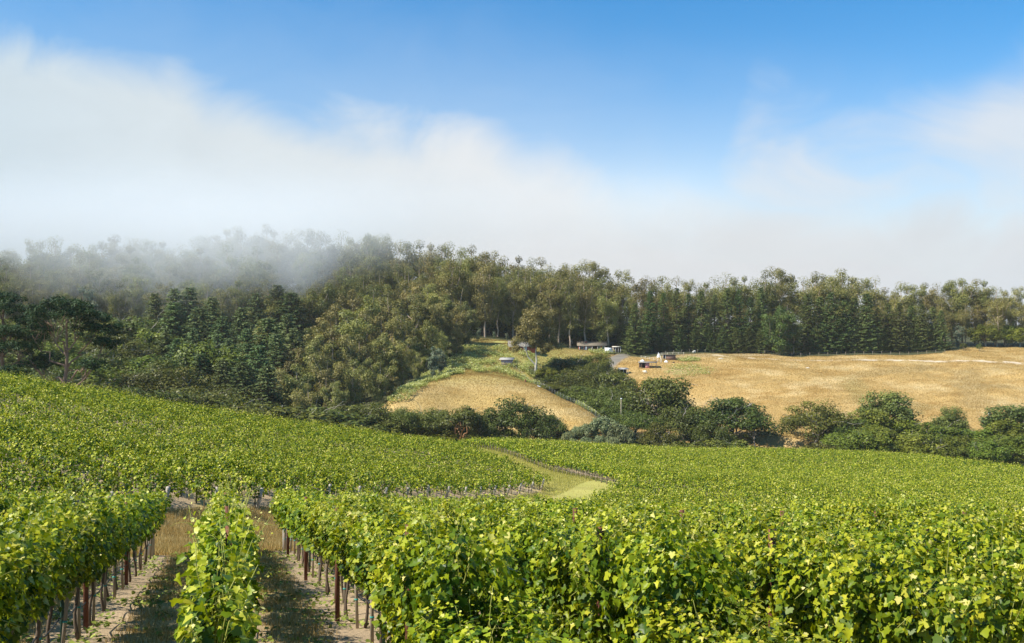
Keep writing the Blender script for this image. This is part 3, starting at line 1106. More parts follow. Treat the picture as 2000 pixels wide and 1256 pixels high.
blades(hay, x, y, r.uniform(0.10, 0.34, m), r.uniform(0.012, 0.03, m), r, np.clip(r.normal(0.6, 0.2, m) + 0.15 * fbm(x, y, 78, 3, 4.0), 0, 1))
n = 800000
y = np.sqrt(r.uniform(205 ** 2, 352 ** 2, n))
x = r.uniform(-0.16, 0.58, n) * y
zc = zone(x, y)
k_ = (zc[:, 0] > 0.3) & (zc[:, 0] > zc[:, 1] * 1.1) & (zc[:, 2] < 0.5 * zc[:, 0])
x, y, zc = x[k_], y[k_], zc[k_]
m = len(x)
blades(hay, x, y, r.uniform(0.08, 0.28, m), r.uniform(0.07, 0.18, m), r, np.clip((zc[:, 0] - 0.36) * 2.2 + 0.32 + r.normal(0, 0.10, m), 0, 1))
tag(hay.build('dry_grass', M['hay']), 'straw coloured dry grass in the aisles and over the open slopes', 'dry grass', kind='stuff')

gr = MB()
n = 150000
s = r.uniform(23, 39.5, n)
t_ = r.uniform(74, 175, n)
x, y = st2xy(s, t_)
k_ = (t_ > np.where(s < 36.5, front_end(s) + 0.5, 84)) & ((s > 29.2) | (t_ < hill_start(s) - 0.3)) & (r.random(n) < np.clip((s - 21) / 6, 0, 1)) & (t_ > hill_start(s) - 4) & (y < 190)
x, y = x[k_], y[k_]
m = len(x)
blades(gr, x, y, r.uniform(0.12, 0.35, m), r.uniform(0.025, 0.05, m), r, np.clip(r.normal(0.55, 0.2, m) + 0.25 * fbm(x, y, 79, 3, 7.0), 0, 1))
tag(gr.build('green_grass', M['grass']), 'short yellow green grass in the alley between the vine blocks', 'grass', kind='stuff')

wd = MB()
n = 22000
s = r.uniform(-6, 4, n)
t_ = r.uniform(7, 30, n)
x, y = st2xy(s, t_)
k_ = seen(x, y) & (fbm(x, y, 80, 3, 1.6) > 0.05) & (t_ < front_end(s))
x, y = x[k_], y[k_]
m = len(x)
c = np.stack([x, y, ground(x, y) + r.uniform(0.01, 0.09, m)], 1)
cards(wd, c, r.normal(0, 0.4, (m, 3)) + np.array([0, 0, 1]), r.normal(0, 1, (m, 3)), r.uniform(0.03, 0.085, m), LEAF5, LEAF5_F, np.clip(r.normal(0.25, 0.15, m), 0, 1))
tag(wd.build('weeds', M['weed']), 'low leafy weeds and prunings on the soil under the near vines', 'weeds', kind='stuff')

# ------------------------------------------------------------------ trees
def clump(mb, r, c, rad, n, size, tint, up=0.5, droop=0.4, narrow=0.6, mi=0, shell=0.4):
    """a leafy clump: leaf sprays filling a lumpy ellipsoid"""
    d = unit(r.normal(0, 1, (n, 3)))
    q = r.uniform(0, 1, n) ** shell
    p = np.asarray(c) + d * q[:, None] * np.asarray(rad)
    nr = d * 0.8 + np.array([0, 0, up]) + r.normal(0, 0.4, (n, 3))
    tip = d * 0.6 + np.array([0, 0, -droop]) + r.normal(0, 0.5, (n, 3))
    sz = size * r.uniform(0.6, 1.3, n)
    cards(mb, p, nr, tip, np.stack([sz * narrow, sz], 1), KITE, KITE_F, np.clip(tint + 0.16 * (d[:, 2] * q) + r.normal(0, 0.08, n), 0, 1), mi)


def limb(mb, a, b, r0, r1, r, wob=0.06, n=6, sides=6, sag=0.0):
    a, b = np.asarray(a, float), np.asarray(b, float)
    t = np.linspace(0, 1, n)[:, None]
    L = np.linalg.norm(b - a)
    p = a + (b - a) * t + r.normal(0, wob * L, (n, 3)) * np.sin(t * np.pi) + np.array([0, 0, -sag * L]) * np.sin(t * np.pi)
    mb.tube(p, np.linspace(r0, r1, n), sides, 0.5, 0, False)
    return p


def make_euc(seed, H, spread=0.16, low=0.22, nclump=46, cardn=95, size=0.62, bark='eucbark', leaf='euc', bare=0.0):
    """tall eucalyptus: slim pale trunk, steep limbs, ragged drooping clumps with umbrella tops"""
    r = np.random.default_rng(seed)
    root = thing('eucalyptus_tree', 'tall eucalyptus', 'tree')
    tr, fo = MB(), MB()
    lean = r.normal(0, 0.03, 2) * H
    top = np.array([lean[0], lean[1], H * 0.93])
    p = limb(tr, (0, 0, -0.5), top, H * 0.0155, H * 0.0035, r, 0.012, 9, 8)
    ends = [(top, 0.9)]
    nl = r.integers(6, 9)
    for i in range(nl):
        q = r.uniform(0.25, 0.72)
        a = p[0] + (p[-1] - p[0]) * q
        k = np.interp(q, np.linspace(0, 1, 9), np.arange(9))
        a = p[int(k)] + (p[min(8, int(k) + 1)] - p[int(k)]) * (k - int(k))
        ang = i / nl * 6.28 + r.uniform(-.6, .6)
        out = spread * H * r.uniform(0.5, 1.05)
        e = np.array([a[0] + math.cos(ang) * out, a[1] + math.sin(ang) * out, min(H * r.uniform(0.72, 0.99), a[2] + out * r.uniform(1.6, 3.2))])
        lp = limb(tr, a, e, H * 0.0078, H * 0.0028, r, 0.04, 6, 5, 0.08)
        ends.append((e, 0.8))
        for _ in range(2):
            b0 = lp[r.integers(2, 5)]
            e2 = b0 + np.array([r.normal(0, 0.05) * H, r.normal(0, 0.05) * H, r.uniform(-0.01, 0.10) * H])
            limb(tr, b0, e2, H * 0.0026, H * 0.0012, r, 0.05, 4, 4)
            ends.append((e2, 0.6))
    for i in range(nclump):
        if i < len(ends):
            c, kk = ends[i]
        else:
            e, kk = ends[r.integers(0, len(ends))]
            q = r.uniform(0, 1)
            zc = low * H + (e[2] - low * H) * q ** 0.75
            f = r.uniform(0.2, 1.0)
            ax = p[min(8, int(zc / H * 8.6))]
            c = np.array([ax[0] + (e[0] - ax[0]) * f, ax[1] + (e[1] - ax[1]) * f, zc]) + r.normal(0, 0.02 * H, 3)
        s = H * r.uniform(0.046, 0.088)
        rad = (s * r.uniform(0.9, 1.3), s * r.uniform(0.9, 1.3), s * r.uniform(0.7, 1.7))
        if i < len(ends):
            rad = (s * 1.1, s * 1.1, s * 0.95)
        elif c[2] > 0.93 * H:
            c[2] -= 0.08 * H
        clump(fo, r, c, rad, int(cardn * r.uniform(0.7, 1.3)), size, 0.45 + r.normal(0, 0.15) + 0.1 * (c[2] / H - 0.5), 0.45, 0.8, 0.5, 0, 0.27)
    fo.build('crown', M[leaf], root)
    tr.build('trunk', M[bark], root, True)
    return root


def make_conifer(seed, H, base=0.19, skirt=0.03, size=0.62, dens=1.0, gap=0.0, leaf='conifer', taper=0.85):
    """conical conifer of drooping tiers"""
    r = np.random.default_rng(seed)
    root = thing('conifer_tree', 'dark conifer', 'tree')
    tr, fo = MB(), MB()
    p = limb(tr, (0, 0, -0.4), (r.normal(0, 0.01) * H, r.normal(0, 0.01) * H, H * 0.985), H * 0.012, H * 0.0015, r, 0.004, 8, 8)
    z = skirt * H + 0.4
    C, N_, T_, S_, I_ = [], [], [], [], []
    while z < H * 0.99:
        f = z / H
        Lm = base * H * (1 - f) ** taper * (1.0 if f > 0.14 else 0.82 + 1.2 * f)
        nb = max(4, int(round((9 if f < 0.5 else 7) * dens)))
        a0 = r.uniform(0, 6.28)
        for i in range(nb):
            if r.random() < gap * math.sin(f * 3.1):
                continue
            a = a0 + i / nb * 6.28 + r.normal(0, 0.25)
            L = Lm * r.uniform(0.62, 1.18) + 0.15
            dr = r.uniform(0.10, 0.32) if f < 0.8 else r.uniform(-0.5, 0.0)
            m = max(3, int(L / 0.30 * dens))
            q = np.linspace(0.18, 1.0, m) + r.normal(0, 0.03, m)
            o = q * L
            zz = z - dr * o + 0.18 * L * q ** 3 * (1 if f < 0.8 else 0)
            wid = 0.26 * L * (1 - q) + 0.16
            for rep in range(2):
                lat = r.uniform(-1, 1, m) * wid
                cc = np.stack([math.cos(a) * o - math.sin(a) * lat, math.sin(a) * o + math.cos(a) * lat, zz - 0.12 * np.abs(lat) + r.normal(0, 0.06, m)], 1)
                C.append(cc)
                N_.append(np.tile([math.cos(a) * 0.35, math.sin(a) * 0.35, 1.0], (m, 1)) + r.normal(0, 0.38, (m, 3)))
                T_.append(np.tile([math.cos(a), math.sin(a), -0.55], (m, 1)) + r.normal(0, 0.45, (m, 3)))
                S_.append(size * r.uniform(0.65, 1.25, m))
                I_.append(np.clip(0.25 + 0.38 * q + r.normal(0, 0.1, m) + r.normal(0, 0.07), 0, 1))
            if i % 2 == 0 and f < 0.85:
                tr.tube([(math.cos(a) * 0.05, math.sin(a) * 0.05, z), (math.cos(a) * L * 0.8, math.sin(a) * L * 0.8, z - dr * L * 0.75)], [0.05, 0.015], 3, 0.5, 0, False)
        z += (0.42 + 0.30 * r.random()) * (1.0 if f < 0.7 else 0.75) * max(0.7, H / 22)
    C, N_, T_, S_, I_ = map(np.concatenate, (C, N_, T_, S_, I_))
    cards(fo, C, N_, T_, np.stack([S_ * 0.55, S_], 1), KITE, KITE_F, I_)
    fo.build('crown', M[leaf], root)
    tr.build('trunk', M['conbark'], root, True)
    return root


def make_oak(seed, H, W_, leaf='oak', bark='oakbark', nclump=58, cardn=230, size=0.38, low=0.06, name='oak_tree', limbs=7, open_=0.0, flat=0.6):
    """broad spreading tree: short trunk, crooked limbs, domed lumpy crown"""
    r = np.random.default_rng(seed)
    root = thing(name, 'broad tree', 'tree')
    tr, fo = MB(), MB()
    fork = H * r.uniform(0.16, 0.26)
    tp = limb(tr, (0, 0, -0.4), (r.normal(0, .04) * H, r.normal(0, .04) * H, fork), H * 0.036, H * 0.028, r, 0.04, 4, 8)
    tips = []
    for i in range(limbs):
        a = i / limbs * 6.28 + r.uniform(-.4, .4)
        el = r.uniform(0.35, 1.25)
        L = r.uniform(0.75, 0.95)
        e = np.array([math.cos(a) * math.cos(el) * W_ * L / 2 * 1.05, math.sin(a) * math.cos(el) * W_ * L / 2 * 1.05, fork + math.sin(el) * (H - fork) * L])
        lp = limb(tr, tp[-1], e, H * 0.018, H * 0.005, r, 0.07, 7, 6, -0.06)
        tips.append(e)
        for _ in range(3):
            b0 = lp[r.integers(2, 6)]
            e2 = b0 + r.normal(0, 0.13, 3) * np.array([W_, W_, H * 0.8]) + np.array([0, 0, 0.05 * H])
            limb(tr, b0, e2, H * 0.007, H * 0.002, r, 0.08, 5, 4)
            tips.append(e2)
    bot = low * H
    hgt = H - bot
    for i in range(nclump):
        d = unit(r.normal(0, 1, (1, 3)))[0]
        if d[2] < -0.25:
            d[2] *= -0.5
        q = r.uniform(0.55, 1.0) ** 0.6
        lum = 1 + 0.12 * math.sin(3 * math.atan2(d[1], d[0]) + seed) + 0.10 * math.sin(5 * d[2] + seed)
        c = np.array([d[0] * W_ / 2 * q * lum * 0.86, d[1] * W_ / 2 * q * lum * 0.86, bot + hgt * 0.42 + d[2] * hgt * 0.5 * q * lum])
        if r.random() < open_:
            continue
        s = W_ * r.uniform(0.085, 0.155)
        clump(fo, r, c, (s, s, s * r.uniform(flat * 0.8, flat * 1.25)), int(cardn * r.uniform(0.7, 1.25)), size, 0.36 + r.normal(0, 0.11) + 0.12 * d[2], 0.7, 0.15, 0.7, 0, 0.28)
    fo.build('crown', M[leaf], root)
    tr.build('trunk', M[bark], root, True)
    return root


def make_pine(seed, H, plates, lean, label):
    """wind-shaped pine: bare crooked limbs under flat dark plates of needles"""
    r = np.random.default_rng(seed)
    root = thing('pine_tree', label, 'tree')
    tr, fo = MB(), MB()
    p = limb(tr, (0, 0, -0.5), (lean * H, 0, H * 0.86), H * 0.024, H * 0.007, r, 0.012, 9, 8)
    for (dx, z, rx, rz) in plates:
        c = np.array([dx * H, r.uniform(-0.16, 0.16) * H, z * H])
        k = int(np.clip(z * 0.72 * 8, 1, 7))
        a = p[k]
        lp = limb(tr, a, c - np.array([0, 0, rz * H * 0.5]), H * 0.0095, H * 0.003, r, 0.07, 7, 5, 0.06)
        rx, rz = rx * 1.15, rz * 1.15
        m = max(4, int(rx * 125))
        for _ in range(m):
            ang = r.uniform(0, 6.28)
            q = math.sqrt(r.uniform(0, 1))
            cc = c + np.array([math.cos(ang) * rx * H * q, math.sin(ang) * rx * H * q, r.normal(0, rz * 0.4) * H + rz * H * 0.5 * (1 - q)])
            s = H * r.uniform(0.035, 0.06)
            clump(fo, r, cc, (s * 1.2, s * 1.2, s * 0.6), 130, 0.30, 0.35 + r.normal(0, 0.1), 0.8, 0.0, 0.5, 0, 0.5)
            if r.random() < 0.3:
                limb(tr, lp[r.integers(3, 7)], cc, H * 0.004, H * 0.0015, r, 0.08, 4, 4)
    for _ in range(7):                                            # dead bare branches low on the trunk
        k = r.integers(1, 5)
        ang = r.uniform(0, 6.28)
        L = r.uniform(0.10, 0.22) * H
        limb(tr, p[k], p[k] + np.array([math.cos(ang) * L, math.sin(ang) * L, r.uniform(-0.02, 0.5) * L]), H * 0.006, H * 0.001, r, 0.08, 5, 4)
    fo.build('crown', M['pine'], root)
    tr.build('trunk', M['conbark'], root, True)
    return root


class Kind:
    """prototypes of one kind of tree; the first call per prototype moves it, later calls copy it"""
    def __init__(s, protos, heights):
        s.p, s.h, s.used = protos, heights, set()

    def put(s, x, y, H, label, group=None, i=None, wide=1.0):
        i = rk.randrange(len(s.p)) if i is None else i % len(s.p)
        t = s.p[i]
        k = H / s.h[i]
        kw = k * wide
        loc = (x, y, gz(x, y))
        rz = rk.uniform(0, 6.28)
        if i not in s.used:
            s.used.add(i)
            t.location, t.rotation_euler, t.scale = loc, (0, 0, rz), (kw, kw, k)
            t['label'] = label
            if group:
                t['group'] = group
            return t
        return dup(t, loc, rz, (kw, kw, k), label, group)

    def span(s, px, py, y, wpx, label, i, pw):
        """as top(), the crown wpx wide"""
        x = at(px, y)
        H = max(2.0, zof(py, y) - gz(x, y))
        return s.put(x, y, H, label, None, i, (wpx * y / FP) / (pw * H / s.h[i % len(s.h)]))

    def top(s, px, py, y, label, group=None, i=None, wide=1.0, dz=0.0):
        """a tree whose top stands py high when seen from the camera's level, y metres out"""
        x = at(px, y)
        return s.put(x, y, max(2.0, zof(py, y) - gz(x, y)), label, group, i, wide)

    def close(s):
        for i, t in enumerate(s.p):
            if i not in s.used:
                for c in list(t.children):
                    bpy.data.objects.remove(c, do_unlink=True)
                bpy.data.objects.remove(t, do_unlink=True)


EUC = Kind([make_euc(300 + i, 28, 0.16 + 0.02 * (i % 3), 0.12 + 0.06 * (i % 4), 46, 190, 0.54) for i in range(8)], [28] * 8)
EUCW = Kind([make_euc(330 + i, 20, 0.25, 0.05, 54, 190, 0.52) for i in range(6)], [20] * 6)
CON = Kind([make_conifer(360 + i, 22, 0.25 + 0.02 * (i % 3), 0.01, 0.58, 1.3, 0.08) for i in range(6)], [22] * 6)
CONB = Kind([make_conifer(380 + i, 18, 0.27 + 0.02 * (i % 3), 0.01, 0.52, 1.35, 0.12, 'conblue', 0.75) for i in range(5)], [18] * 5)
CONG = Kind([make_conifer(370 + i, 24, 0.20, 0.03, 0.56, 1.25, 0.33) for i in range(4)], [24] * 4)
OAK = Kind([make_oak(400 + i, 10, 13.5 + i % 3) for i in range(6)], [10] * 6)
OAKO = Kind([make_oak(410 + i, 9, 12, nclump=46, open_=0.2, cardn=120) for i in range(3)], [9] * 3)
BUSH = Kind([make_oak(420 + i, 5, 7, 'oak', low=0.0, nclump=42, cardn=120, size=0.36, name='bush', limbs=5) for i in range(3)], [5] * 3)
GRN = Kind([make_oak(430 + i, 8, 8.5, 'green', low=0.0, nclump=56, cardn=200, size=0.38, name='broadleaf_tree', flat=0.9) for i in range(4)], [8] * 4)
WIL = Kind([make_oak(440 + i, 4, 6.5, 'willow', low=0.0, nclump=40, cardn=130, size=0.36, name='willow_shrub', limbs=5, flat=0.9) for i in range(2)], [4] * 2)
RND = Kind([make_oak(480 + i, 9, 9, 'grn2', low=0.02, nclump=64, cardn=190, size=0.36, name='broadleaf_tree', flat=1.0, open_=0.08) for i in range(3)], [9] * 3)
GRT = Kind([make_euc(460 + i, 16, 0.24, 0.02, 66, 170, 0.5, 'eucbark', 'grn2') for i in range(3)], [16] * 3)
YEU = Kind([make_euc(450 + i, 9, 0.16, 0.05, 34, 80, 0.5, 'eucbark', 'eucblue') for i in range(2)], [9] * 2)

SKX = [-60, 0, 60, 120, 175, 230, 290, 330, 400, 500, 600, 680, 740, 770, 810, 880, 950, 1000, 1060, 1120, 1160, 1205, 1235, 1290, 1350, 1410, 1455, 1502, 1560, 1600, 1660, 1720, 1800, 1860, 1920, 1950, 1970, 2000, 2060]
SKY_ = [500, 488, 482, 466, 474, 461, 463, 482, 462, 446, 456, 454, 462, 484, 478, 480, 494, 508, 508, 502, 520, 532, 556, 548, 542, 536, 548, 524, 540, 536, 533, 546, 560, 553, 549, 548, 572, 562, 560]
g_fog = 'eucalyptus trees in the fog on the ridge'
l_fog = 'tall eucalyptus fading into the fog along the left hand ridge'
g_mid = 'eucalyptus trees of the wood above the red buildings'
l_mid = 'slim olive eucalyptus in the wood rising above the two red buildings'
g_rt = 'eucalyptus trees behind the conifer row'
l_rt = 'ragged olive eucalyptus rising behind the dark conifer row'


def lab_of(px):
    return (l_fog, g_fog) if px < 660 else (l_mid, g_mid) if px < 1230 else (l_rt, g_rt)


# ridge: back row makes the skyline, more rows in front of it
px = -30.0
while px < 2040:
    y = (385 if px < 1230 else 366) + rk.uniform(-8, 8)
    top = np.interp(px, SKX, SKY_) - 9 + rk.choice([-4, 0, 4, 10, 20])
    l_, g_ = lab_of(px)
    EUC.top(px, top, y, l_, g_, None, rk.uniform(0.8, 1.1))
    px += rk.uniform(15, 24) if px > 1230 else rk.uniform(17, 26)
for y0, p0, p1, st, h0, h1 in ((368, -20, 1230, 25, 21, 31), (347, 900, 1215, 24, 19, 30), (350, -20, 660, 28, 18, 28), (332, -20, 560, 30, 16, 25), (352, 640, 900, 24, 18, 27), (352, 1240, 2020, 30, 14, 20)):
    px = p0
    while px < p1:
        y = y0 + rk.uniform(-7, 7)
        x = at(px, y)
        sk = zof(np.interp(px, SKX, SKY_) + 14, y) - gz(x, y)
        l_, g_ = lab_of(px)
        EUC.put(x, y, min(rk.uniform(h0, h1), sk), l_, g_, None, rk.uniform(0.85, 1.2))
        px += st * rk.uniform(0.7, 1.3)

# the dense olive grove left of the golden knoll
GROVE = [(690, 560, 318), (735, 552, 322), (790, 548, 322), (835, 560, 318), (870, 572, 316), (905, 582, 318),
         (660, 585, 300), (712, 575, 300), (760, 565, 303), (812, 572, 300), (855, 588, 300), (890, 600, 305),
         (600, 640, 280), (640, 618, 282), (690, 612, 280), (735, 605, 282), (785, 610, 280), (826, 625, 282), (862, 640, 290),
         (560, 680, 255), (605, 668, 255), (650, 655, 258), (700, 650, 258), (745, 648, 260), (790, 668, 262), (822, 690, 268),
         (545, 730, 226), (590, 712, 228), (640, 700, 232), (690, 695, 235), (735, 705, 236), (770, 722, 240), (520, 745, 218), (660, 740, 218), (610, 752, 214)]
for px, py, y in GROVE:
    EUCW.top(px + rk.uniform(-8, 8), py + rk.uniform(-8, 8), y, 'bushy olive eucalyptus in the dense grove left of the golden knoll', 'eucalyptus trees of the grove beside the knoll', None, rk.uniform(0.9, 1.2))
for px, py, y in ((430, 600, 320), (520, 582, 318), (610, 560, 325), (640, 548, 335), (505, 640, 270)):
    EUCW.top(px, py, y, 'spreading pale olive eucalyptus among the conifers below the fog', 'eucalyptus trees among the conifers', None, 1.0)
# mixed wood on the left slope
LEFTC = [(300, 572, 305), (335, 562, 310), (372, 560, 312), (410, 578, 306), (345, 590, 290), (385, 600, 288), (440, 618, 285), (475, 600, 300), (505, 570, 318), (540, 555, 322), (575, 570, 318), (480, 640, 262), (520, 620, 268), (560, 610, 280), (450, 660, 246), (500, 672, 240), (540, 650, 255), (420, 650, 255), (380, 640, 262), (350, 660, 240), (575, 640, 265), (330, 640, 262), (395, 690, 225), (440, 700, 222), (480, 705, 218), (520, 712, 216)]
for px, py, y in LEFTC:
    CONB.top(px + rk.uniform(-6, 6), py, y, 'blue green conifer in the mixed wood on the left slope', 'conifers on the left slope', None, rk.uniform(1.2, 1.7))
LEFTG = [(175, 640, 275), (215, 620, 282), (258, 606, 290), (290, 640, 270), (235, 655, 250), (200, 680, 225), (275, 690, 225), (310, 700, 215), (340, 720, 205), (150, 690, 205), (250, 720, 200), (60, 650, 240), (110, 660, 235), (30, 680, 210), (95, 700, 190), (180, 715, 190), (380, 735, 205), (60, 620, 285), (20, 620, 290), (140, 615, 290)]
for i, (px, py, y) in enumerate(LEFTG):
    kd = OAK if i % 3 else GRN
    kd.top(px, py, y, 'rounded dull green tree in the mixed wood on the left slope' if i % 3 else 'brighter green broadleaf tree in the mixed wood on the left slope', 'rounded trees on the left slope' if i % 3 else 'brighter trees on the left slope', None, 1.15)
GRN.top(408, 665, 232, 'small yellow green tree among dark conifers on the left slope')
for px, py, y in ((300, 745, 165), (345, 738, 172), (400, 745, 182), (450, 765, 190), (490, 775, 196), (370, 760, 170), (240, 735, 160), (130, 725, 160), (60, 720, 155), (190, 735, 150)):
    OAKO.top(px, py, y, 'brownish oak just behind the crest of the hillside vines', 'oaks behind the hillside crest', None, 1.3)

t = make_pine(501, 17, [(0.02, 0.97, .13, .05), (0.08, .86, .15, .05), (-0.10, .84, .12, .05), (0.18, .76, .13, .05), (-0.18, .72, .14, .05), (0.10, .66, .12, .045), (0.24, .60, .10, .04), (-.16, .55, .12, .05)], 0.02, 'tall dark pine with pale trunk cut by the left edge of the photo')
x = at(3, 140)
t.location = (x, 140, gz(x, 140))
k = (zof(572, 140) - gz(x, 140)) / 17
t.scale = (k, k, k)
t = make_pine(502, 15, [(0.0, .97, .20, .06), (0.16, .90, .20, .06), (-0.17, .90, .20, .06), (0.30, .78, .16, .05), (-.32, .78, .18, .05), (-.40, .62, .16, .05), (.36, .66, .10, .04), (-.28, .48, .18, .06), (-.46, .40, .16, .06), (.3, .46, .10, .05)], 0.03, 'flat topped dark pine with a forked bare trunk above the hillside vines')
x = at(124, 135)
t.location = (x, 135, gz(x, 135))
k = (zof(592, 135) - gz(x, 135)) / 15
t.scale = (k, k, k)

# conifers along the top of the golden field
CON.top(1241, 592, 334, 'broad dark conifer with skirts to the ground beside the grey drive', None, 0, 1.25)
CON.top(1270, 566, 341, 'dark conifer just right of the broad conifer by the drive', None, 1, 0.95)
ROWC = [(1224, 588, 346), (1296, 570, 345), (1322, 560, 344), (1345, 572, 347), (1370, 566, 344), (1396, 575, 346), (1420, 560, 345), (1444, 565, 347), (1466, 578, 344), (1486, 560, 346), (1510, 566, 349), (1578, 572, 343), (1602, 578, 345), (1624, 570, 342), (1650, 585, 343), (1668, 580, 345), (1692, 572, 342), (1715, 600, 342), (1735, 592, 344), (1757, 590, 341), (1780, 596, 343), (1800, 594, 341), (1822, 598, 342)]
for i, (px, py, y) in enumerate(ROWC):
    kd = CONG if i < 11 else CON
    kd.top(px, py, y, 'dark conifer with a bare upper trunk, left half of the row along the golden field' if i < 11 else 'dense dark conifer in the right half of the row along the golden field', 'sparser conifers, left half of the row' if i < 11 else 'dense conifers, right half of the row', None, 1.2 if i < 11 else 1.25)
CON.top(1838, 606, 340, 'last dark conifer at the right end of the row along the field', None, 3, 1.15)
for px in (1290, 1328, 1358, 1385, 1412, 1438, 1462, 1486, 1590, 1615, 1640, 1670, 1700, 1722, 1745, 1770, 1790, 1815):
    CON.top(px, 640, 341 + rk.uniform(-1, 1), 'low bushy conifer at the foot of the row along the golden field', 'low conifers at the foot of the row', None, 1.7)
GRT.top(1522, 596, 334, 'light green weeping tree in front of the conifer row', None, 0, 1.15)
GRT.top(1550, 632, 337, 'smaller green tree leaning on the weeping tree by the row', None, 1, 1.3)
for px, py, y, l_ in ((1925, 632, 352, 'vivid green broadleaf tree, left of the three at the right edge'), (1962, 634, 354, 'vivid green broadleaf tree, middle of the three at the right edge'), (1992, 640, 350, 'vivid green broadleaf tree, right of the three at the right edge')):
    GRN.top(px, py, y, l_, None, None, 1.25)
OAK.top(1882, 668, 338, 'small dark rounded tree on the golden rise right of the conifers', None, 1, 0.62)
OAKO.top(1913, 670, 336, 'small open flat topped tree on the golden rise right of the conifers', None, 1, 0.75)
YEU.top(1872, 635, 346, 'pale grey green sapling at the end of the conifer row', None, 0, 1.0)

WPX = {1283: 170, 1340: 135, 1240: 125, 1428: 185, 1475: 60, 1390: 105, 1290: 95, 1590: 165, 1660: 130, 1732: 125, 1700: 110, 1770: 105, 1855: 78, 1828: 115, 1905: 125, 1985: 140, 1955: 95, 1010: 160, 1078: 65, 912: 95, 850: 105, 790: 105, 720: 135, 660: 90, 948: 70, 1150: 105, 1105: 110, 1085: 110, 1140: 115, 1200: 130, 1130: 120, 1180: 130, 1068: 45, 1165: 90, 1215: 100, 1075: 80, 1110: 110}
# creek oaks: label, kind, px, top py, distance, prototype, width
for kd, px, py, y, i, wd, l_ in (
    (OAK, 1283, 727, 240, 0, 1.10, 'tallest dark oak in the creek, its top against the golden field'),
    (OAK, 1340, 781, 228, 1, 1.15, 'dense dark oak right below the tallest creek oak'),
    (OAK, 1240, 800, 224, 2, 1.05, 'dark oak with pale limbs left below the tallest creek oak'),
    (OAK, 1428, 770, 228, 3, 1.25, 'wide dark oak left of the pasture gate'),
    (OAKO, 1475, 800, 226, 1, 0.95, 'thin oak with a pale bare trunk beside the pasture gate'),
    (OAK, 1390, 820, 219, 4, 1.0, 'low dark oak in front of the wide oak by the gate'),
    (OAK, 1290, 826, 217, 5, 0.95, 'low olive oak at the vineyard edge under the tallest oak'),
    (OAK, 1590, 788, 226, 5, 1.30, 'big domed dark oak right of the pasture gate'),
    (OAK, 1660, 812, 224, 0, 1.0, 'dark oak right of the big domed oak, with grey dead twigs'),
    (RND, 1732, 762, 232, 0, 1.25, 'tallest light olive tree in the creek at right'),
    (GRN, 1700, 800, 226, 0, 1.2, 'light green tree just left of the tallest olive tree'),
    (GRN, 1770, 815, 226, 1, 1.1, 'fresh green rounded tree right of the tallest olive tree'),
    (RND, 1855, 795, 230, 1, 0.9, 'slim light green tree with a thin trunk at right'),
    (GRN, 1828, 826, 222, 2, 1.2, 'low fresh green tree below the slim tree at right'),
    (GRN, 1905, 835, 222, 3, 1.3, 'wide low green tree left of the white pole'),
    (RND, 1985, 788, 226, 2, 1.5, 'big bushy green tree at the right edge behind the vines'),
    (GRN, 1955, 818, 222, 0, 1.3, 'dark green tree right beside the white pole'),
    (OAK, 1010, 775, 211, 4, 1.2, 'big dark oak in front of the foot of the golden knoll'),
    (OAK, 1078, 806, 210, 3, 0.7, 'smaller oak joined to the right of the big knoll oak'),
    (OAKO, 912, 785, 212, 0, 1.0, 'open oak left of the big knoll oak, above an orange trunk'),
    (OAK, 850, 788, 212, 1, 0.95, 'dark oak at the lower left corner of the golden knoll'),
    (OAK, 790, 792, 210, 2, 0.95, 'dark oak third from the big knoll oak, near the grove'),
    (OAKO, 720, 772, 212, 2, 1.1, 'oak with bare white limbs below the olive grove'),
    (OAK, 660, 785, 206, 0, 0.95, 'low dark oak at the hillside crest under the grove'),
    (OAK, 948, 820, 206, 0, 0.8, 'low oak in front of the golden gap beside the orange trunk'),
    (OAK, 1150, 688, 298, 0, 1.0, 'dark oak climbing the gully beside the grey drive'),
    (OAK, 1105, 690, 295, 1, 1.1, 'dark oak in the gully right of the white trunked tree'),
    (OAKO, 1085, 726, 276, 0, 1.1, 'brownish oak with pale forked limbs in the gully'),
    (OAK, 1140, 712, 280, 2, 1.0, 'dull oak in the middle of the gully'),
    (OAK, 1200, 722, 268, 3, 1.2, 'dark oak in the gully below the open shed'),
    (OAK, 1130, 752, 262, 4, 1.0, 'oak in the gully just right of the wire fence'),
    (OAK, 1180, 760, 250, 5, 1.0, 'oak in the lower gully left of the tallest oak'),
    (OAK, 1165, 705, 288, 3, 1.0, 'rounded dark oak just below the grey drive'),
    (OAK, 1215, 765, 240, 1, 1.0, 'dark oak leaning against the brown wooden pole'),
    (OAK, 1075, 752, 268, 2, 1.0, 'dark oak at the wire fence below the white trunked tree'),
    (OAK, 1110, 735, 274, 5, 1.0, 'dark oak between the two forked limbs trees of the gully'),
    (GRN, 1068, 716, 286, 3, 0.8, 'small bright green tree in the gully'),
):
    kd.span(px, py, y, WPX[px], l_, i, 13.5 + i % 3 if kd is OAK else 12.0 if kd is OAKO else 8.5 if kd is GRN else 9.0)
for i, (px, py, y) in enumerate(((1145, 852, 203), (1172, 850, 203), (1198, 853, 202), (1120, 856, 203), (1128, 832, 209), (1150, 826, 208), (1176, 812, 209), (1203, 824, 208), (1222, 838, 207), (1112, 842, 207))):
    WIL.top(px, py, y, 'pale grey green willow shrub at the foot of the golden knoll', 'willow shrubs at the knoll foot', None, 0.85)
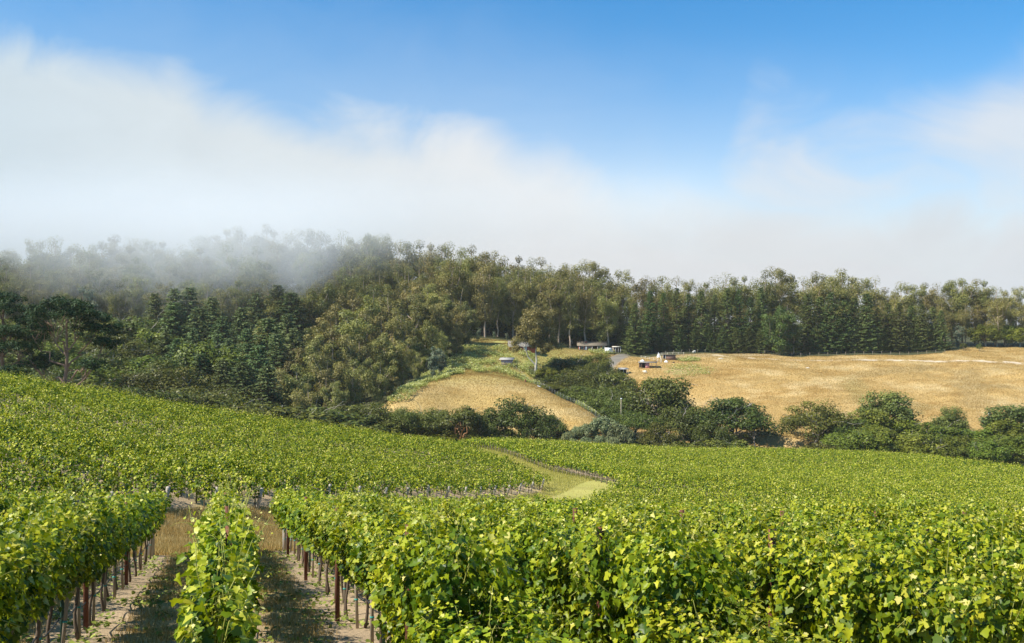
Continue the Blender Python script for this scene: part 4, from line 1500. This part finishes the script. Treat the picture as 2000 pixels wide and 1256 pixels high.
for i, (px, py, y) in enumerate(((1700, 838, 213), (1665, 842, 210), (1760, 842, 215), (1800, 846, 210), (1845, 850, 211), (1885, 852, 214), (1920, 858, 209), (1950, 850, 214), (1995, 850, 212), (1640, 845, 213), (1725, 830, 216), (1100, 838, 210), (1620, 855, 211), (1680, 855, 212), (1740, 860, 212), (1790, 858, 213), (1870, 866, 212), (1930, 872, 211), (1975, 878, 210), (1340, 852, 212), (1420, 852, 212), (1260, 852, 211), (980, 830, 210), (890, 828, 210), (830, 820, 212), (760, 812, 208), (700, 800, 205), (620, 785, 200), (560, 775, 196), (1440, 858, 211))):
    kd = GRN if px > 1630 else BUSH
    kd.top(px, py, y, 'low light green shrub along the creek behind the right hand vines' if kd is GRN else 'low dark shrub along the creek behind the vines', 'light green shrubs along the creek' if kd is GRN else 'dark shrubs along the creek', None, 1.35)

t = make_oak(470, 7, 7, 'oak', 'madrone', 30, 100, 0.4, 0.45, 'madrone_tree', 4)
x = at(903, 205)
t.location = (x, 205, gz(x, 205))
k = (zof(796, 205) - gz(x, 205)) / 7
t.scale = (k, k, k)
tag(t, 'small tree with a bare orange forked trunk at the vineyard edge', 'tree')

# the white trunked eucalyptus before the red barn
def white_euc():
    r = np.random.default_rng(61)
    root = thing('eucalyptus_tree', 'leafy eucalyptus with a white forked trunk in front of the red barn', 'tree')
    tr, fo = MB(), MB()
    limb(tr, (0, 0, -0.5), (0.1, 0, 2.5), 0.42, 0.34, r, 0.01, 3, 8)
    a = limb(tr, (0.1, 0, 2.2), (-2.9, -.3, 7.0), 0.27, 0.13, r, 0.03, 7, 6, 0.10)
    limb(tr, a[-1], (-4.4, 0, 8.6), 0.13, 0.05, r, 0.04, 5, 5)
    limb(tr, a[-1], (-3.0, .6, 11), 0.11, 0.04, r, 0.04, 5, 5)
    b = limb(tr, (0.1, 0, 2.2), (0.5, 0, 14), 0.26, 0.05, r, 0.012, 9, 7)
    c = limb(tr, b[2], (4.6, 0.3, 9.4), 0.16, 0.06, r, 0.05, 7, 5, 0.10)
    limb(tr, b[4], (-2.2, -.5, 15.5), 0.12, 0.04, r, 0.03, 6, 5, 0.05)
    limb(tr, b[4], (2.6, .5, 15), 0.12, 0.04, r, 0.03, 6, 5, 0.05)
    for (x, z, w_, h) in ((0.4, 8.4, 1.5, 1.2), (-1.0, 8.6, 1.3, 1.0), (1.2, 9.2, 1.5, 1.2), (-0.6, 11.0, 1.6, 1.3), (0.8, 13.0, 1.7, 1.4), (0.3, 17.6, 1.7, 1.5), (-1.6, 16.2, 1.9, 1.7), (2.2, 16.4, 1.8, 1.6), (-2.9, 14.0, 1.8, 1.7), (0.4, 14.6, 2.0, 1.6), (3.3, 14.0, 1.7, 1.6), (-3.6, 11.8, 1.9, 1.7), (-1.2, 12.4, 1.9, 1.5), (1.8, 12.2, 2.0, 1.6), (3.9, 11.6, 1.6, 1.4), (-4.8, 9.6, 1.6, 1.4), (-2.4, 9.8, 1.5, 1.3), (4.8, 9.5, 1.8, 1.5), (2.4, 9.6, 1.6, 1.3), (0.2, 10.2, 1.6, 1.2), (5.6, 7.6, 1.4, 1.3), (-5.2, 7.8, 1.2, 1.0), (3.4, 7.4, 1.3, 1.0), (1.6, 7.2, 1.2, 1.0)):
        for _ in range(4):
            clump(fo, r, (x + r.normal(0, .6), r.normal(-0.4, 1.6), z + r.normal(0, .5)), (w_ * .85, w_ * .85, h * .75), 170, 0.5, 0.42 + r.normal(0, 0.12), 0.4, 0.8, 0.45)
    fo.build('crown', M['euc'], root)
    tr.build('trunk', M['whitebark'], root, True)
    return root


t = white_euc()
x = at(1046, 288)
t.location = (x, 288, gz(x, 288))
k = (zof(597, 288) - gz(x, 288)) / 18.6
t.scale = (k, k, k)
for px, y in ((972, 356), (990, 362), (1004, 358), (1022, 364), (1085, 360), (1160, 358)):
    EUC.put(at(px, y), y, rk.uniform(21, 26), l_mid, g_mid, None, 1.15)
# undergrowth between the trunks of the wood above the buildings
for i in range(46):
    px, y = rk.uniform(890, 1235), rk.choice([352, 360, 372, 382, 392])
    BUSH.put(at(px, y), y, rk.uniform(5, 8.5), 'dark undergrowth bush between the trunks of the wood above the buildings', 'undergrowth bushes in the wood', None, 1.3)
# blue green saplings at the wood's edge
for px, py, y in ((848, 676, 266), (862, 684, 270), (935, 640, 332), (965, 648, 334), (990, 650, 336), (912, 652, 318), (160, 560, 330), (185, 590, 322), (150, 600, 318)):
    YEU.top(px, py, y, 'blue green young eucalyptus at the edge of the wood', 'young eucalyptus trees at the wood edge', None, 1.0)
for K_ in (EUC, EUCW, CON, CONB, CONG, OAK, OAKO, BUSH, GRN, WIL, YEU, GRT, RND):
    K_.close()

# bright flowering weeds at the top of the knoll
wp = MB()
r = np.random.default_rng(90)
n = 300000
px_ = r.uniform(750, 1420, n)
y = r.uniform(232, 336, n)
x = (px_ - 1000) / FP * y
e = 16 * fbm(x, y, 96, 3, 8.0)
lb = np.interp(y, [232, 250, 275, 300, 325], [756, 772, 822, 872, 905]) + e
rb = np.interp(y, [232, 250, 268, 286, 300, 318, 326], [800, 842, 905, 985, 1052, 1040, 930]) + e
low = np.interp(px_, [760, 860, 930, 1000, 1060], [236, 268, 284, 280, 272]) + 0.4 * e
k1 = (px_ > lb) & ((px_ < rb) | (px_ > 975) & (px_ < 1055) & (y > low) & (y < 300)) & (y < 316) & (fbm(x, y, 97, 3, 11.0) + 0.35 * (px_ < lb + 45) > -0.08)
k2 = (np.hypot((px_ - 1175) / 26, (y - 331) / 4) < 1) | (np.hypot((px_ - 1345) / 24, (y - 320) / 3.5) < 1) | ((np.hypot((px_ - 1345) / 52, (y - 304) / 10) + 0.5 * fbm(x, y, 98, 3, 4.0) < 0.8) & (r.random(n) < 0.35)) | (np.hypot((px_ - 1160) / 36, (y - 246) / 7) < 1)
k_ = k1 | k2
x, y, px_ = x[k_], y[k_], px_[k_]
n = len(x)
h = np.clip(1.15 + 0.75 * fbm(x, y, 95, 3, 4.0), 0.35, 2.2) * np.where(px_ > 1300, 0.55, 1.0)
z = h * r.uniform(0.05, 1.0, n) ** 0.6
c = np.stack([x, y, ground(x, y) + z], 1)
cards(wp, c, r.normal(0, 0.5, (n, 3)) + np.array([0, -0.2, 0.8]), r.normal(0, 0.7, (n, 3)), r.uniform(0.16, 0.36, n), KITE, KITE_F, np.clip(0.12 + z / h * 0.62 + r.normal(0, 0.09, n), 0, 1))
tag(wp.build('flowering_weeds', M['weed']), 'tall pale green flowering weeds around the top of the golden knoll', 'weeds', kind='stuff')

# ------------------------------------------------------------------ buildings and small things
def spot(px, y, dz=0.0):
    x = at(px, y)
    return (x, y, gz(x, y) + dz)


def gable(root, w_, d, he, hr, wall, roof, over=0.35):
    b = MB()
    b.box(-w_ / 2, w_ / 2, -d / 2, d / 2, -0.5, he)
    n = len(b.v)
    b.add([(-w_ / 2, -d / 2, he), (-w_ / 2, d / 2, he), (-w_ / 2, 0, hr - .05), (w_ / 2, -d / 2, he), (w_ / 2, d / 2, he), (w_ / 2, 0, hr - .05)], [np.array([(0, 2, 1), (3, 4, 5)])])
    b.build('wall', wall, root)
    r_ = MB()
    W2, D2 = w_ / 2 + over, d / 2 + over
    sl = (hr - he) / (d / 2)
    ze = he - over * sl + 0.03
    for s_ in (-1, 1):
        vv = [(-W2, s_ * D2, ze), (W2, s_ * D2, ze), (W2, 0, hr + .03), (-W2, 0, hr + .03)]
        vv += [(x, y, z + 0.12) for x, y, z in vv]
        r_.add(vv, np.array([(0, 1, 2, 3), (4, 7, 6, 5), (0, 4, 5, 1), (1, 5, 6, 2), (2, 6, 7, 3), (3, 7, 4, 0)]))
    return r_.build('roof', roof, root)


def window(root, x, y, z, w_, h):
    f = MB()
    for a in ((x - w_ / 2 - .08, x - w_ / 2, z - .08, z + h + .08), (x + w_ / 2, x + w_ / 2 + .08, z - .08, z + h + .08)):
        f.box(a[0], a[1], y - .06, y - .002, a[2], a[3])
    f.box(x - w_ / 2, x + w_ / 2, y - .055, y - .002, z + h, z + h + .08)
    f.box(x - w_ / 2, x + w_ / 2, y - .055, y - .002, z - .08, z)
    f.box(x - .03, x + .03, y - .05, y - .02, z, z + h)
    o = f.build('window', M['white'], root)
    g = MB()
    g.box(x - w_ / 2, x + w_ / 2, y - .019, y - .003, z, z + h)
    g.build('pane', M['glass'], o)


def slabroof(root, w_, d, hf, hb, mat, th=0.1):
    b = MB()
    vv = [(-w_ / 2, -d / 2, hf), (w_ / 2, -d / 2, hf), (w_ / 2, d / 2, hb), (-w_ / 2, d / 2, hb)]
    vv += [(x, y, z + th) for x, y, z in vv]
    b.add(vv, np.array([(0, 3, 2, 1), (4, 5, 6, 7), (0, 1, 5, 4), (1, 2, 6, 5), (2, 3, 7, 6), (3, 0, 4, 7)]))
    b.build('roof', mat, root)


def post(root, x, y, h, w_=0.06, mat='rail'):
    b = MB()
    b.box(x - w_, x + w_, y - w_, y + w_, -0.5, h)
    b.build('post', M[mat], root)


h = thing('ranch_house', 'long low red house with a weathered gable roof and front porch', 'house', spot(1156, 341, -0.7), R(-3))
gable(h, 9.4, 5.4, 2.15, 3.35, M['redwall'], M['shingle'], 0.55)
for x in (-3.4, -0.9, 2.4, 3.9):
    window(h, x, -2.7, 0.95, 0.75, 0.85)
d_ = MB()
d_.box(-2.55, -1.7, -2.74, -2.702, 0.05, 1.95)
d_.build('door', M['white'], h)
d_ = MB()
d_.box(0.2, 1.6, -2.73, -2.702, 0.1, 1.95)
d_.build('door', M['dark'], h)
for x in (-4.4, -2.0, 0.0, 1.9, 4.4):
    post(h, x, -3.05, 2.0, 0.07, 'white' if x < 1 else 'rail')
c_ = MB()
c_.box(-2.3, -1.9, -1.2, -0.8, 2.4, 3.5)
c_.build('chimney', M['redwall'], h)

h = thing('red_barn', 'red barn with a pale grey gable roof half hidden behind the white trunked tree', 'barn', spot(1020, 318, -0.3), R(4))
gable(h, 8.8, 5.0, 1.7, 3.3, M['redwall'], M['tinroof'], 0.35)
d_ = MB()
d_.box(-2.0, -1.85, -2.56, -2.503, 0.0, 1.6)
d_.build('corner_board', M['dark'], h)
d_ = MB()
d_.box(0.4, 1.3, -2.56, -2.503, 0.05, 1.55)
d_.build('door', M['white'], h)

h = thing('mauve_shed', 'small faded mauve shed with a pale sloping roof among tall weeds', 'shed', spot(990, 296, 0.1), R(-8))
b = MB()
b.box(-1.6, 1.6, -1.3, 1.3, -0.4, 1.5)
b.build('wall', M['mauvewall'], h)
slabroof(h, 4.4, 3.4, 1.52, 2.05, M['paleroof'], 0.1)

h = thing('travel_trailer', 'white box trailer parked at the top of the grey drive', 'trailer', spot(1189, 331), R(3))
b = MB()
b.box(-1.25, 0.85, -0.9, 0.9, 0.35, 2.0)
b.add([(0.85, -0.9, 0.35), (1.35, -0.8, 0.35), (1.35, 0.8, 0.35), (0.85, 0.9, 0.35), (0.85, -0.9, 1.1), (1.3, -0.8, 0.95), (1.3, 0.8, 0.95), (0.85, 0.9, 1.1)], np.array([(0, 3, 2, 1), (4, 5, 6, 7), (0, 1, 5, 4), (1, 2, 6, 5), (2, 3, 7, 6)]))
b.build('body', M['white'], h)
for x in (-0.75, 0.35):
    b = MB()
    b.tube([(x, -0.97, 0.27), (x, -0.78, 0.27)], [0.27, 0.27], 12)
    b.build('wheel', M['tyre'], h)
b = MB()
b.box(0.05, 0.3, -0.93, -0.903, 1.35, 1.6)
b.build('window', M['glass'], h)
b = MB()
b.box(-1.2, -0.85, -0.93, -0.903, 0.5, 1.1)
b.build('vent', M['dark'], h)

h = thing('carport', 'open flat roofed carport on white posts left of the broad conifer', 'carport', spot(1204, 336), R(2))
slabroof(h, 2.9, 2.4, 1.75, 1.95, M['rail'], 0.1)
for x in (-1.3, -0.4, 0.5, 1.3):
    post(h, x, -1.0, 1.74, 0.05, 'white')
b = MB()
b.box(-1.35, 1.35, 0.9, 1.0, -0.3, 1.8)
b.build('wall', M['brownwall'], h)

h = thing('animal_shelter', 'open shelter with a silvery sloping roof on thin posts', 'shelter', spot(1217, 303), R(14))
slabroof(h, 3.2, 2.2, 1.5, 1.9, M['paleroof'], 0.07)
for x in (-1.4, -0.2, 0.9, 1.4):
    post(h, x, -0.9, 1.5, 0.05)
b = MB()
b.box(-1.4, 1.4, 0.85, 0.93, -0.3, 1.75)
b.build('wall', M['dark'], h)

h = thing('pink_shed', 'low shed with one pink board wall under a long flat grey roof', 'shed', spot(1265, 309), R(-6))
b = MB()
b.box(-0.75, 0.55, -0.9, 0.9, -0.3, 1.5)
b.build('wall', M['pinkwall'], h)
b = MB()
b.box(-2.6, -0.78, 0.2, 0.9, -0.3, 1.5)
b.build('wall', M['dark'], h)
slabroof(h, 6.0, 2.6, 1.53, 1.75, M['tinroof'], 0.1)
for x in (-2.7, -1.9, 1.1, 2.7):
    post(h, x, -1.1, 1.5, 0.07, 'brownwall')

h = thing('brown_shed', 'small dark brown shed with a pale lean-to roof at the top of the field', 'shed', spot(1307, 321), R(-9))
b = MB()
b.box(-1.0, 2.1, -0.9, 0.9, -0.3, 1.5)
b.build('wall', M['brownwall'], h)
b = MB()
b.box(-2.0, -1.03, 0.5, 0.9, -0.3, 1.6)
b.build('wall', M['dark'], h)
slabroof(h, 4.7, 2.5, 1.75, 1.6, M['rail'], 0.09)
for x in (-2.0, -1.2):
    post(h, x, -0.9, 1.6, 0.05, 'white')


def heap(name, label, cat, loc, w_, d, h_, mat, seed, power=0.8):
    r = np.random.default_rng(seed)
    n, m = 16, 7
    vv, ff = [], []
    for j in range(m):
        q = j / (m - 1)
        rad = max(0.02, math.cos(q * 1.5708)) ** power
        for i in range(n):
            a = i / n * 6.283
            k = 1 + 0.16 * math.sin(3 * a + seed) + r.normal(0, 0.06)
            vv.append((math.cos(a) * rad * k * w_ / 2, math.sin(a) * rad * k * d / 2, q * h_ * (1 + r.normal(0, 0.03)) - 0.05))
    for j in range(m - 1):
        for i in range(n):
            ff.append((j * n + i, j * n + (i + 1) % n, (j + 1) * n + (i + 1) % n, (j + 1) * n + i))
    b = MB()
    b.add(vv, np.array(ff))
    o = b.build(name, mat, None, False)
    o.location = loc
    return tag(o, label, cat)


heap('tarp_cover', 'tall white tarp draped over something pointed left of the brown shed', 'tarp', spot(1286, 325), 1.1, 0.9, 1.9, M['tarp'], 3, 1.6)
heap('tarp_cover', 'low white tarp heap in front of the brown shed', 'tarp', spot(1301, 316), 1.2, 0.8, 0.7, M['tarp'], 4)
heap('tarp_cover', 'pale blue grey tarp heap behind the roof of the pink shed', 'tarp', spot(1255, 317), 1.6, 0.9, 0.8, M['tarp'], 5)
heap('boulder', 'dark boulder on bare ground right of the white tarp heap', 'rock', spot(1316, 315), 0.9, 0.6, 0.4, M['dark'], 6)
heap('scrap_sheet', 'flat white scrap on the golden knoll, left of the red brown stump', 'scrap', spot(1017, 268), 0.8, 0.5, 0.12, M['white'], 7)
heap('scrap_sheet', 'larger crumpled white scrap on the golden knoll, right of the stump', 'scrap', spot(1050, 262), 1.5, 0.9, 0.3, M['white'], 8)
heap('tree_stump', 'small red brown stump standing on the golden knoll', 'stump', spot(1026, 266), 0.45, 0.45, 0.9, M['redbrown'], 9, 0.35)
for px, y, w_, l_ in ((1408, 322, 2.2, 'pale bare rock patch in the middle of the upper golden field'), (1577, 309, 1.6, 'small white rock in the upper golden field left of the track'), (1519, 240, 1.2, 'white rock in the grass behind the pasture gate')):
    heap('rock', l_, 'rock', spot(px, y), w_, w_ * 0.7, 0.22, M['rail'], int(px))


def sheep(label, loc, rz, head_down=True):
    me = bpy.data.meshes.new('sheep')
    V = [(0, 0, 0.62), (-0.42, 0, 0.64), (0.40, 0, 0.66), (0.62, 0, 0.78), (0.82, 0, 0.66), (0.92, 0, 0.56), (-0.52, 0, 0.55)]
    if head_down:
        V[3], V[4], V[5] = (0.60, 0, 0.56), (0.74, 0, 0.32), (0.80, 0, 0.18)
    rad = [0.30, 0.27, 0.26, 0.14, 0.11, 0.06, 0.05]
    E = [(0, 1), (0, 2), (2, 3), (3, 4), (4, 5), (1, 6)]
    for (x, y, root, kx) in ((0.34, 0.14, 2, 0.03), (0.34, -0.14, 2, 0.03), (-0.38, 0.14, 1, -0.05), (-0.38, -0.14, 1, -0.05)):
        n = len(V)
        V += [(x, y, 0.42), (x + kx, y, 0.22), (x, y, 0.02)]
        rad += [0.09, 0.045, 0.04]
        E += [(root, n), (n, n + 1), (n + 1, n + 2)]
    me.from_pydata(V, E, [])
    o = bpy.data.objects.new('sheep', me)
    COL.objects.link(o)
    me.materials.append(M['fleece'])
    sk = o.modifiers.new('skin', 'SKIN')
    for v_, q in zip(me.skin_vertices[0].data, rad):
        v_.radius = (q, q)
    me.skin_vertices[0].data[0].use_root = True
    o.modifiers.new('sub', 'SUBSURF').levels = 1
    o.location = loc
    o.rotation_euler = (0, 0, rz)
    return tag(o, label, 'sheep')


sheep('white sheep grazing below the wire fence right of the brown shed', spot(1356, 334), R(200))
sheep('small white animal standing in dry grass below the pink shed', spot(1260, 301), R(170), False)


def fence(name, label, pts, step, h_, wires, pmat, wmat, pw=0.05, wr=0.012):
    """posts and rails or wires along a line on the ground"""
    r = thing(name, label, 'fence', (pts[0][0], pts[0][1], gz(*pts[0])))
    org = np.array(r.location)
    P = np.array(pts, float)
    L = np.concatenate([[0], np.cumsum(np.hypot(*np.diff(P, axis=0).T))])
    q = np.arange(0, L[-1] + 0.01, step)
    x, y = np.interp(q, L, P[:, 0]), np.interp(q, L, P[:, 1])
    z = ground(x, y)
    for i in range(len(q)):
        b = MB()
        b.box(x[i] - org[0] - pw, x[i] - org[0] + pw, y[i] - org[1] - pw, y[i] - org[1] + pw, z[i] - org[2] - 0.3, z[i] - org[2] + h_)
        b.build('post', pmat, r)
    for k in wires:
        b = MB()
        b.tube(np.stack([x, y, z + k], 1) - org, wr, 4)
        b.build('rail', wmat, r)
    return r


fence('wire_fence', 'grey wire fence along the right hand edge of the golden knoll', [(at(a, y), y) for a, y in ((1003, 292), (1030, 280), (1062, 268), (1095, 252), (1128, 240), (1155, 230), (1196, 216))], 2.6, 1.35, (0.35, 0.7, 1.05, 1.3), M['wire'], M['wire'], 0.03, 0.012)
fence('field_fence', 'thin post and wire fence in front of the conifer row', [(at(a, y), y) for a, y in ((1300, 331), (1400, 338), (1470, 339), (1560, 330.5), (1700, 331.5), (1850, 332))], 3.1, 1.25, (0.5, 1.1), M['stake'], M['wire'], 0.04, 0.015)
fence('pen_fence', 'broken pale rail fence around the pens beside the brown shed', [(at(a, y), y) for a, y in ((1252, 322), (1275, 318), (1292, 314), (1288, 328), (1330, 329), (1345, 328))], 1.9, 1.1, (0.5, 1.0), M['rail'], M['rail'], 0.05, 0.03)
fence('pen_fence', 'low grey rail pen in front of the open shelter', [(at(a, y), y) for a, y in ((1192, 300), (1206, 297), (1222, 299))], 1.3, 0.9, (0.45, 0.85), M['stake'], M['stake'], 0.04, 0.03)
fence('pasture_gate', 'pale wooden rail gate between two oaks at the foot of the golden field', [(at(1489, 233), 233), (at(1518, 232), 232)], 1.78, 0.95, (0.25, 0.45, 0.65, 0.85), M['rail'], M['rail'], 0.07, 0.05)
fence('garden_fence', 'low pale fence in the weeds before the red house', [(at(1165, 333), 333), (at(1180, 332), 332)], 1.3, 0.9, (0.4, 0.85), M['rail'], M['wire'], 0.04, 0.03)

p = thing('utility_pole', 'white pole with a white box and tilted dark panel at the creek', 'pole', spot(1934, 226))
H_ = zof(801, 226) - p.location.z
b = MB()
b.tube([(0, 0, -0.4), (0, 0, H_)], [0.09, 0.06], 8)
b.build('shaft', M['white'], p)
b = MB()
b.box(-0.38, -0.10, -0.16, 0.16, H_ - 1.3, H_ - 0.75)
b.build('box', M['white'], p)
b = MB()
b.add([(-0.5, -0.2, H_ + 0.12), (0.35, -0.2, H_ - 0.22), (0.35, 0.25, H_ - 0.22), (-0.5, 0.25, H_ + 0.12), (-0.5, -0.2, H_ + 0.17), (0.35, -0.2, H_ - 0.17), (0.35, 0.25, H_ - 0.17), (-0.5, 0.25, H_ + 0.17)], np.array([(0, 3, 2, 1), (4, 5, 6, 7), (0, 1, 5, 4), (1, 2, 6, 5), (2, 3, 7, 6), (3, 0, 4, 7)]))
b.build('solar_panel', M['panel'], p)
p = thing('wooden_pole', 'short brown wooden pole with a pale top among the creek oaks', 'pole', spot(1213, 232))
H_ = zof(776, 232) - p.location.z
b = MB()
b.tube([(0, 0, -0.4), (0, 0, H_ - 0.5)], [0.11, 0.09], 8)
b.build('shaft', M['stake'], p)
b = MB()
b.box(-0.12, 0.2, -0.1, 0.1, H_ - 0.5, H_ - 0.2)
b.build('cap', M['white'], p)

# ------------------------------------------------------------------ thin haze over the whole valley
b = MB()
b.box(-1400, 1400, -45, 1450, -70, 69)
m, t = new_mat('haze_air')
pv = t.node('ShaderNodeVolumePrincipled')
pv.inputs['Color'].default_value = (0.96, 0.98, 1.0, 1)
pv.inputs['Density'].default_value = 0.00008
o = t.node('ShaderNodeOutputMaterial')
t.l.new(pv.outputs[0], o.inputs['Volume'])
tag(b.build('haze', m), 'thin pale haze filling the valley', 'haze', kind='stuff')

# ------------------------------------------------------------------ fog lying on the ridge
b = MB()
b.box(-330, 120, 292, 430, -14, 67)
m, t = new_mat('fog_air')
co = t.node('ShaderNodeTexCoord')
se = t.node('ShaderNodeSeparateXYZ')
t.l.new(co.outputs['Object'], se.inputs[0])
X, Y, Z = se.outputs
xr = t.math('MULTIPLY_ADD', X, 1 / 450.0, 330 / 450.0)
base = t.ramp(xr, [((x + 330) / 450.0, g4((z + 20) / 100)) for x, z in ((-330, 15), (-225, 15), (-190, 13), (-150, 9), (-110, 0), (-75, 4), (-55, 19), (-30, 25), (20, 28), (120, 33))], 'EASE')
base = t.math('MULTIPLY_ADD', base, 100.0, -20.0)
na = t.noise(co.outputs['Object'], 0.022, 3, 0.55, 0.5)
h_ = t.math('SUBTRACT', Z, base)
h_ = t.math('ADD', h_, t.math('MULTIPLY_ADD', na, 60.0, -30.0))
den = t.smooth(h_, -6.0, 34.0)
den = t.math('MULTIPLY', den, t.smooth(Z, 66.0, 12.0))
den = t.math('MULTIPLY', den, t.smooth(X, 110.0, 40.0))
den = t.math('MULTIPLY', den, t.smooth(X, -330.0, -280.0))
den = t.math('MULTIPLY', den, t.smooth(Y, 294.0, 350.0))
pv = t.node('ShaderNodeVolumePrincipled')
pv.inputs['Color'].default_value = (0.968, 0.978, 0.985, 1)
pv.inputs['Anisotropy'].default_value = -0.25
t.put(pv.inputs['Density'], t.math('MULTIPLY', den, 0.030))
o = t.node('ShaderNodeOutputMaterial')
t.l.new(pv.outputs[0], o.inputs['Volume'])
fg = b.build('fog', m)
tag(fg, 'soft white fog bank lying over the wooded ridge', 'fog', kind='stuff')
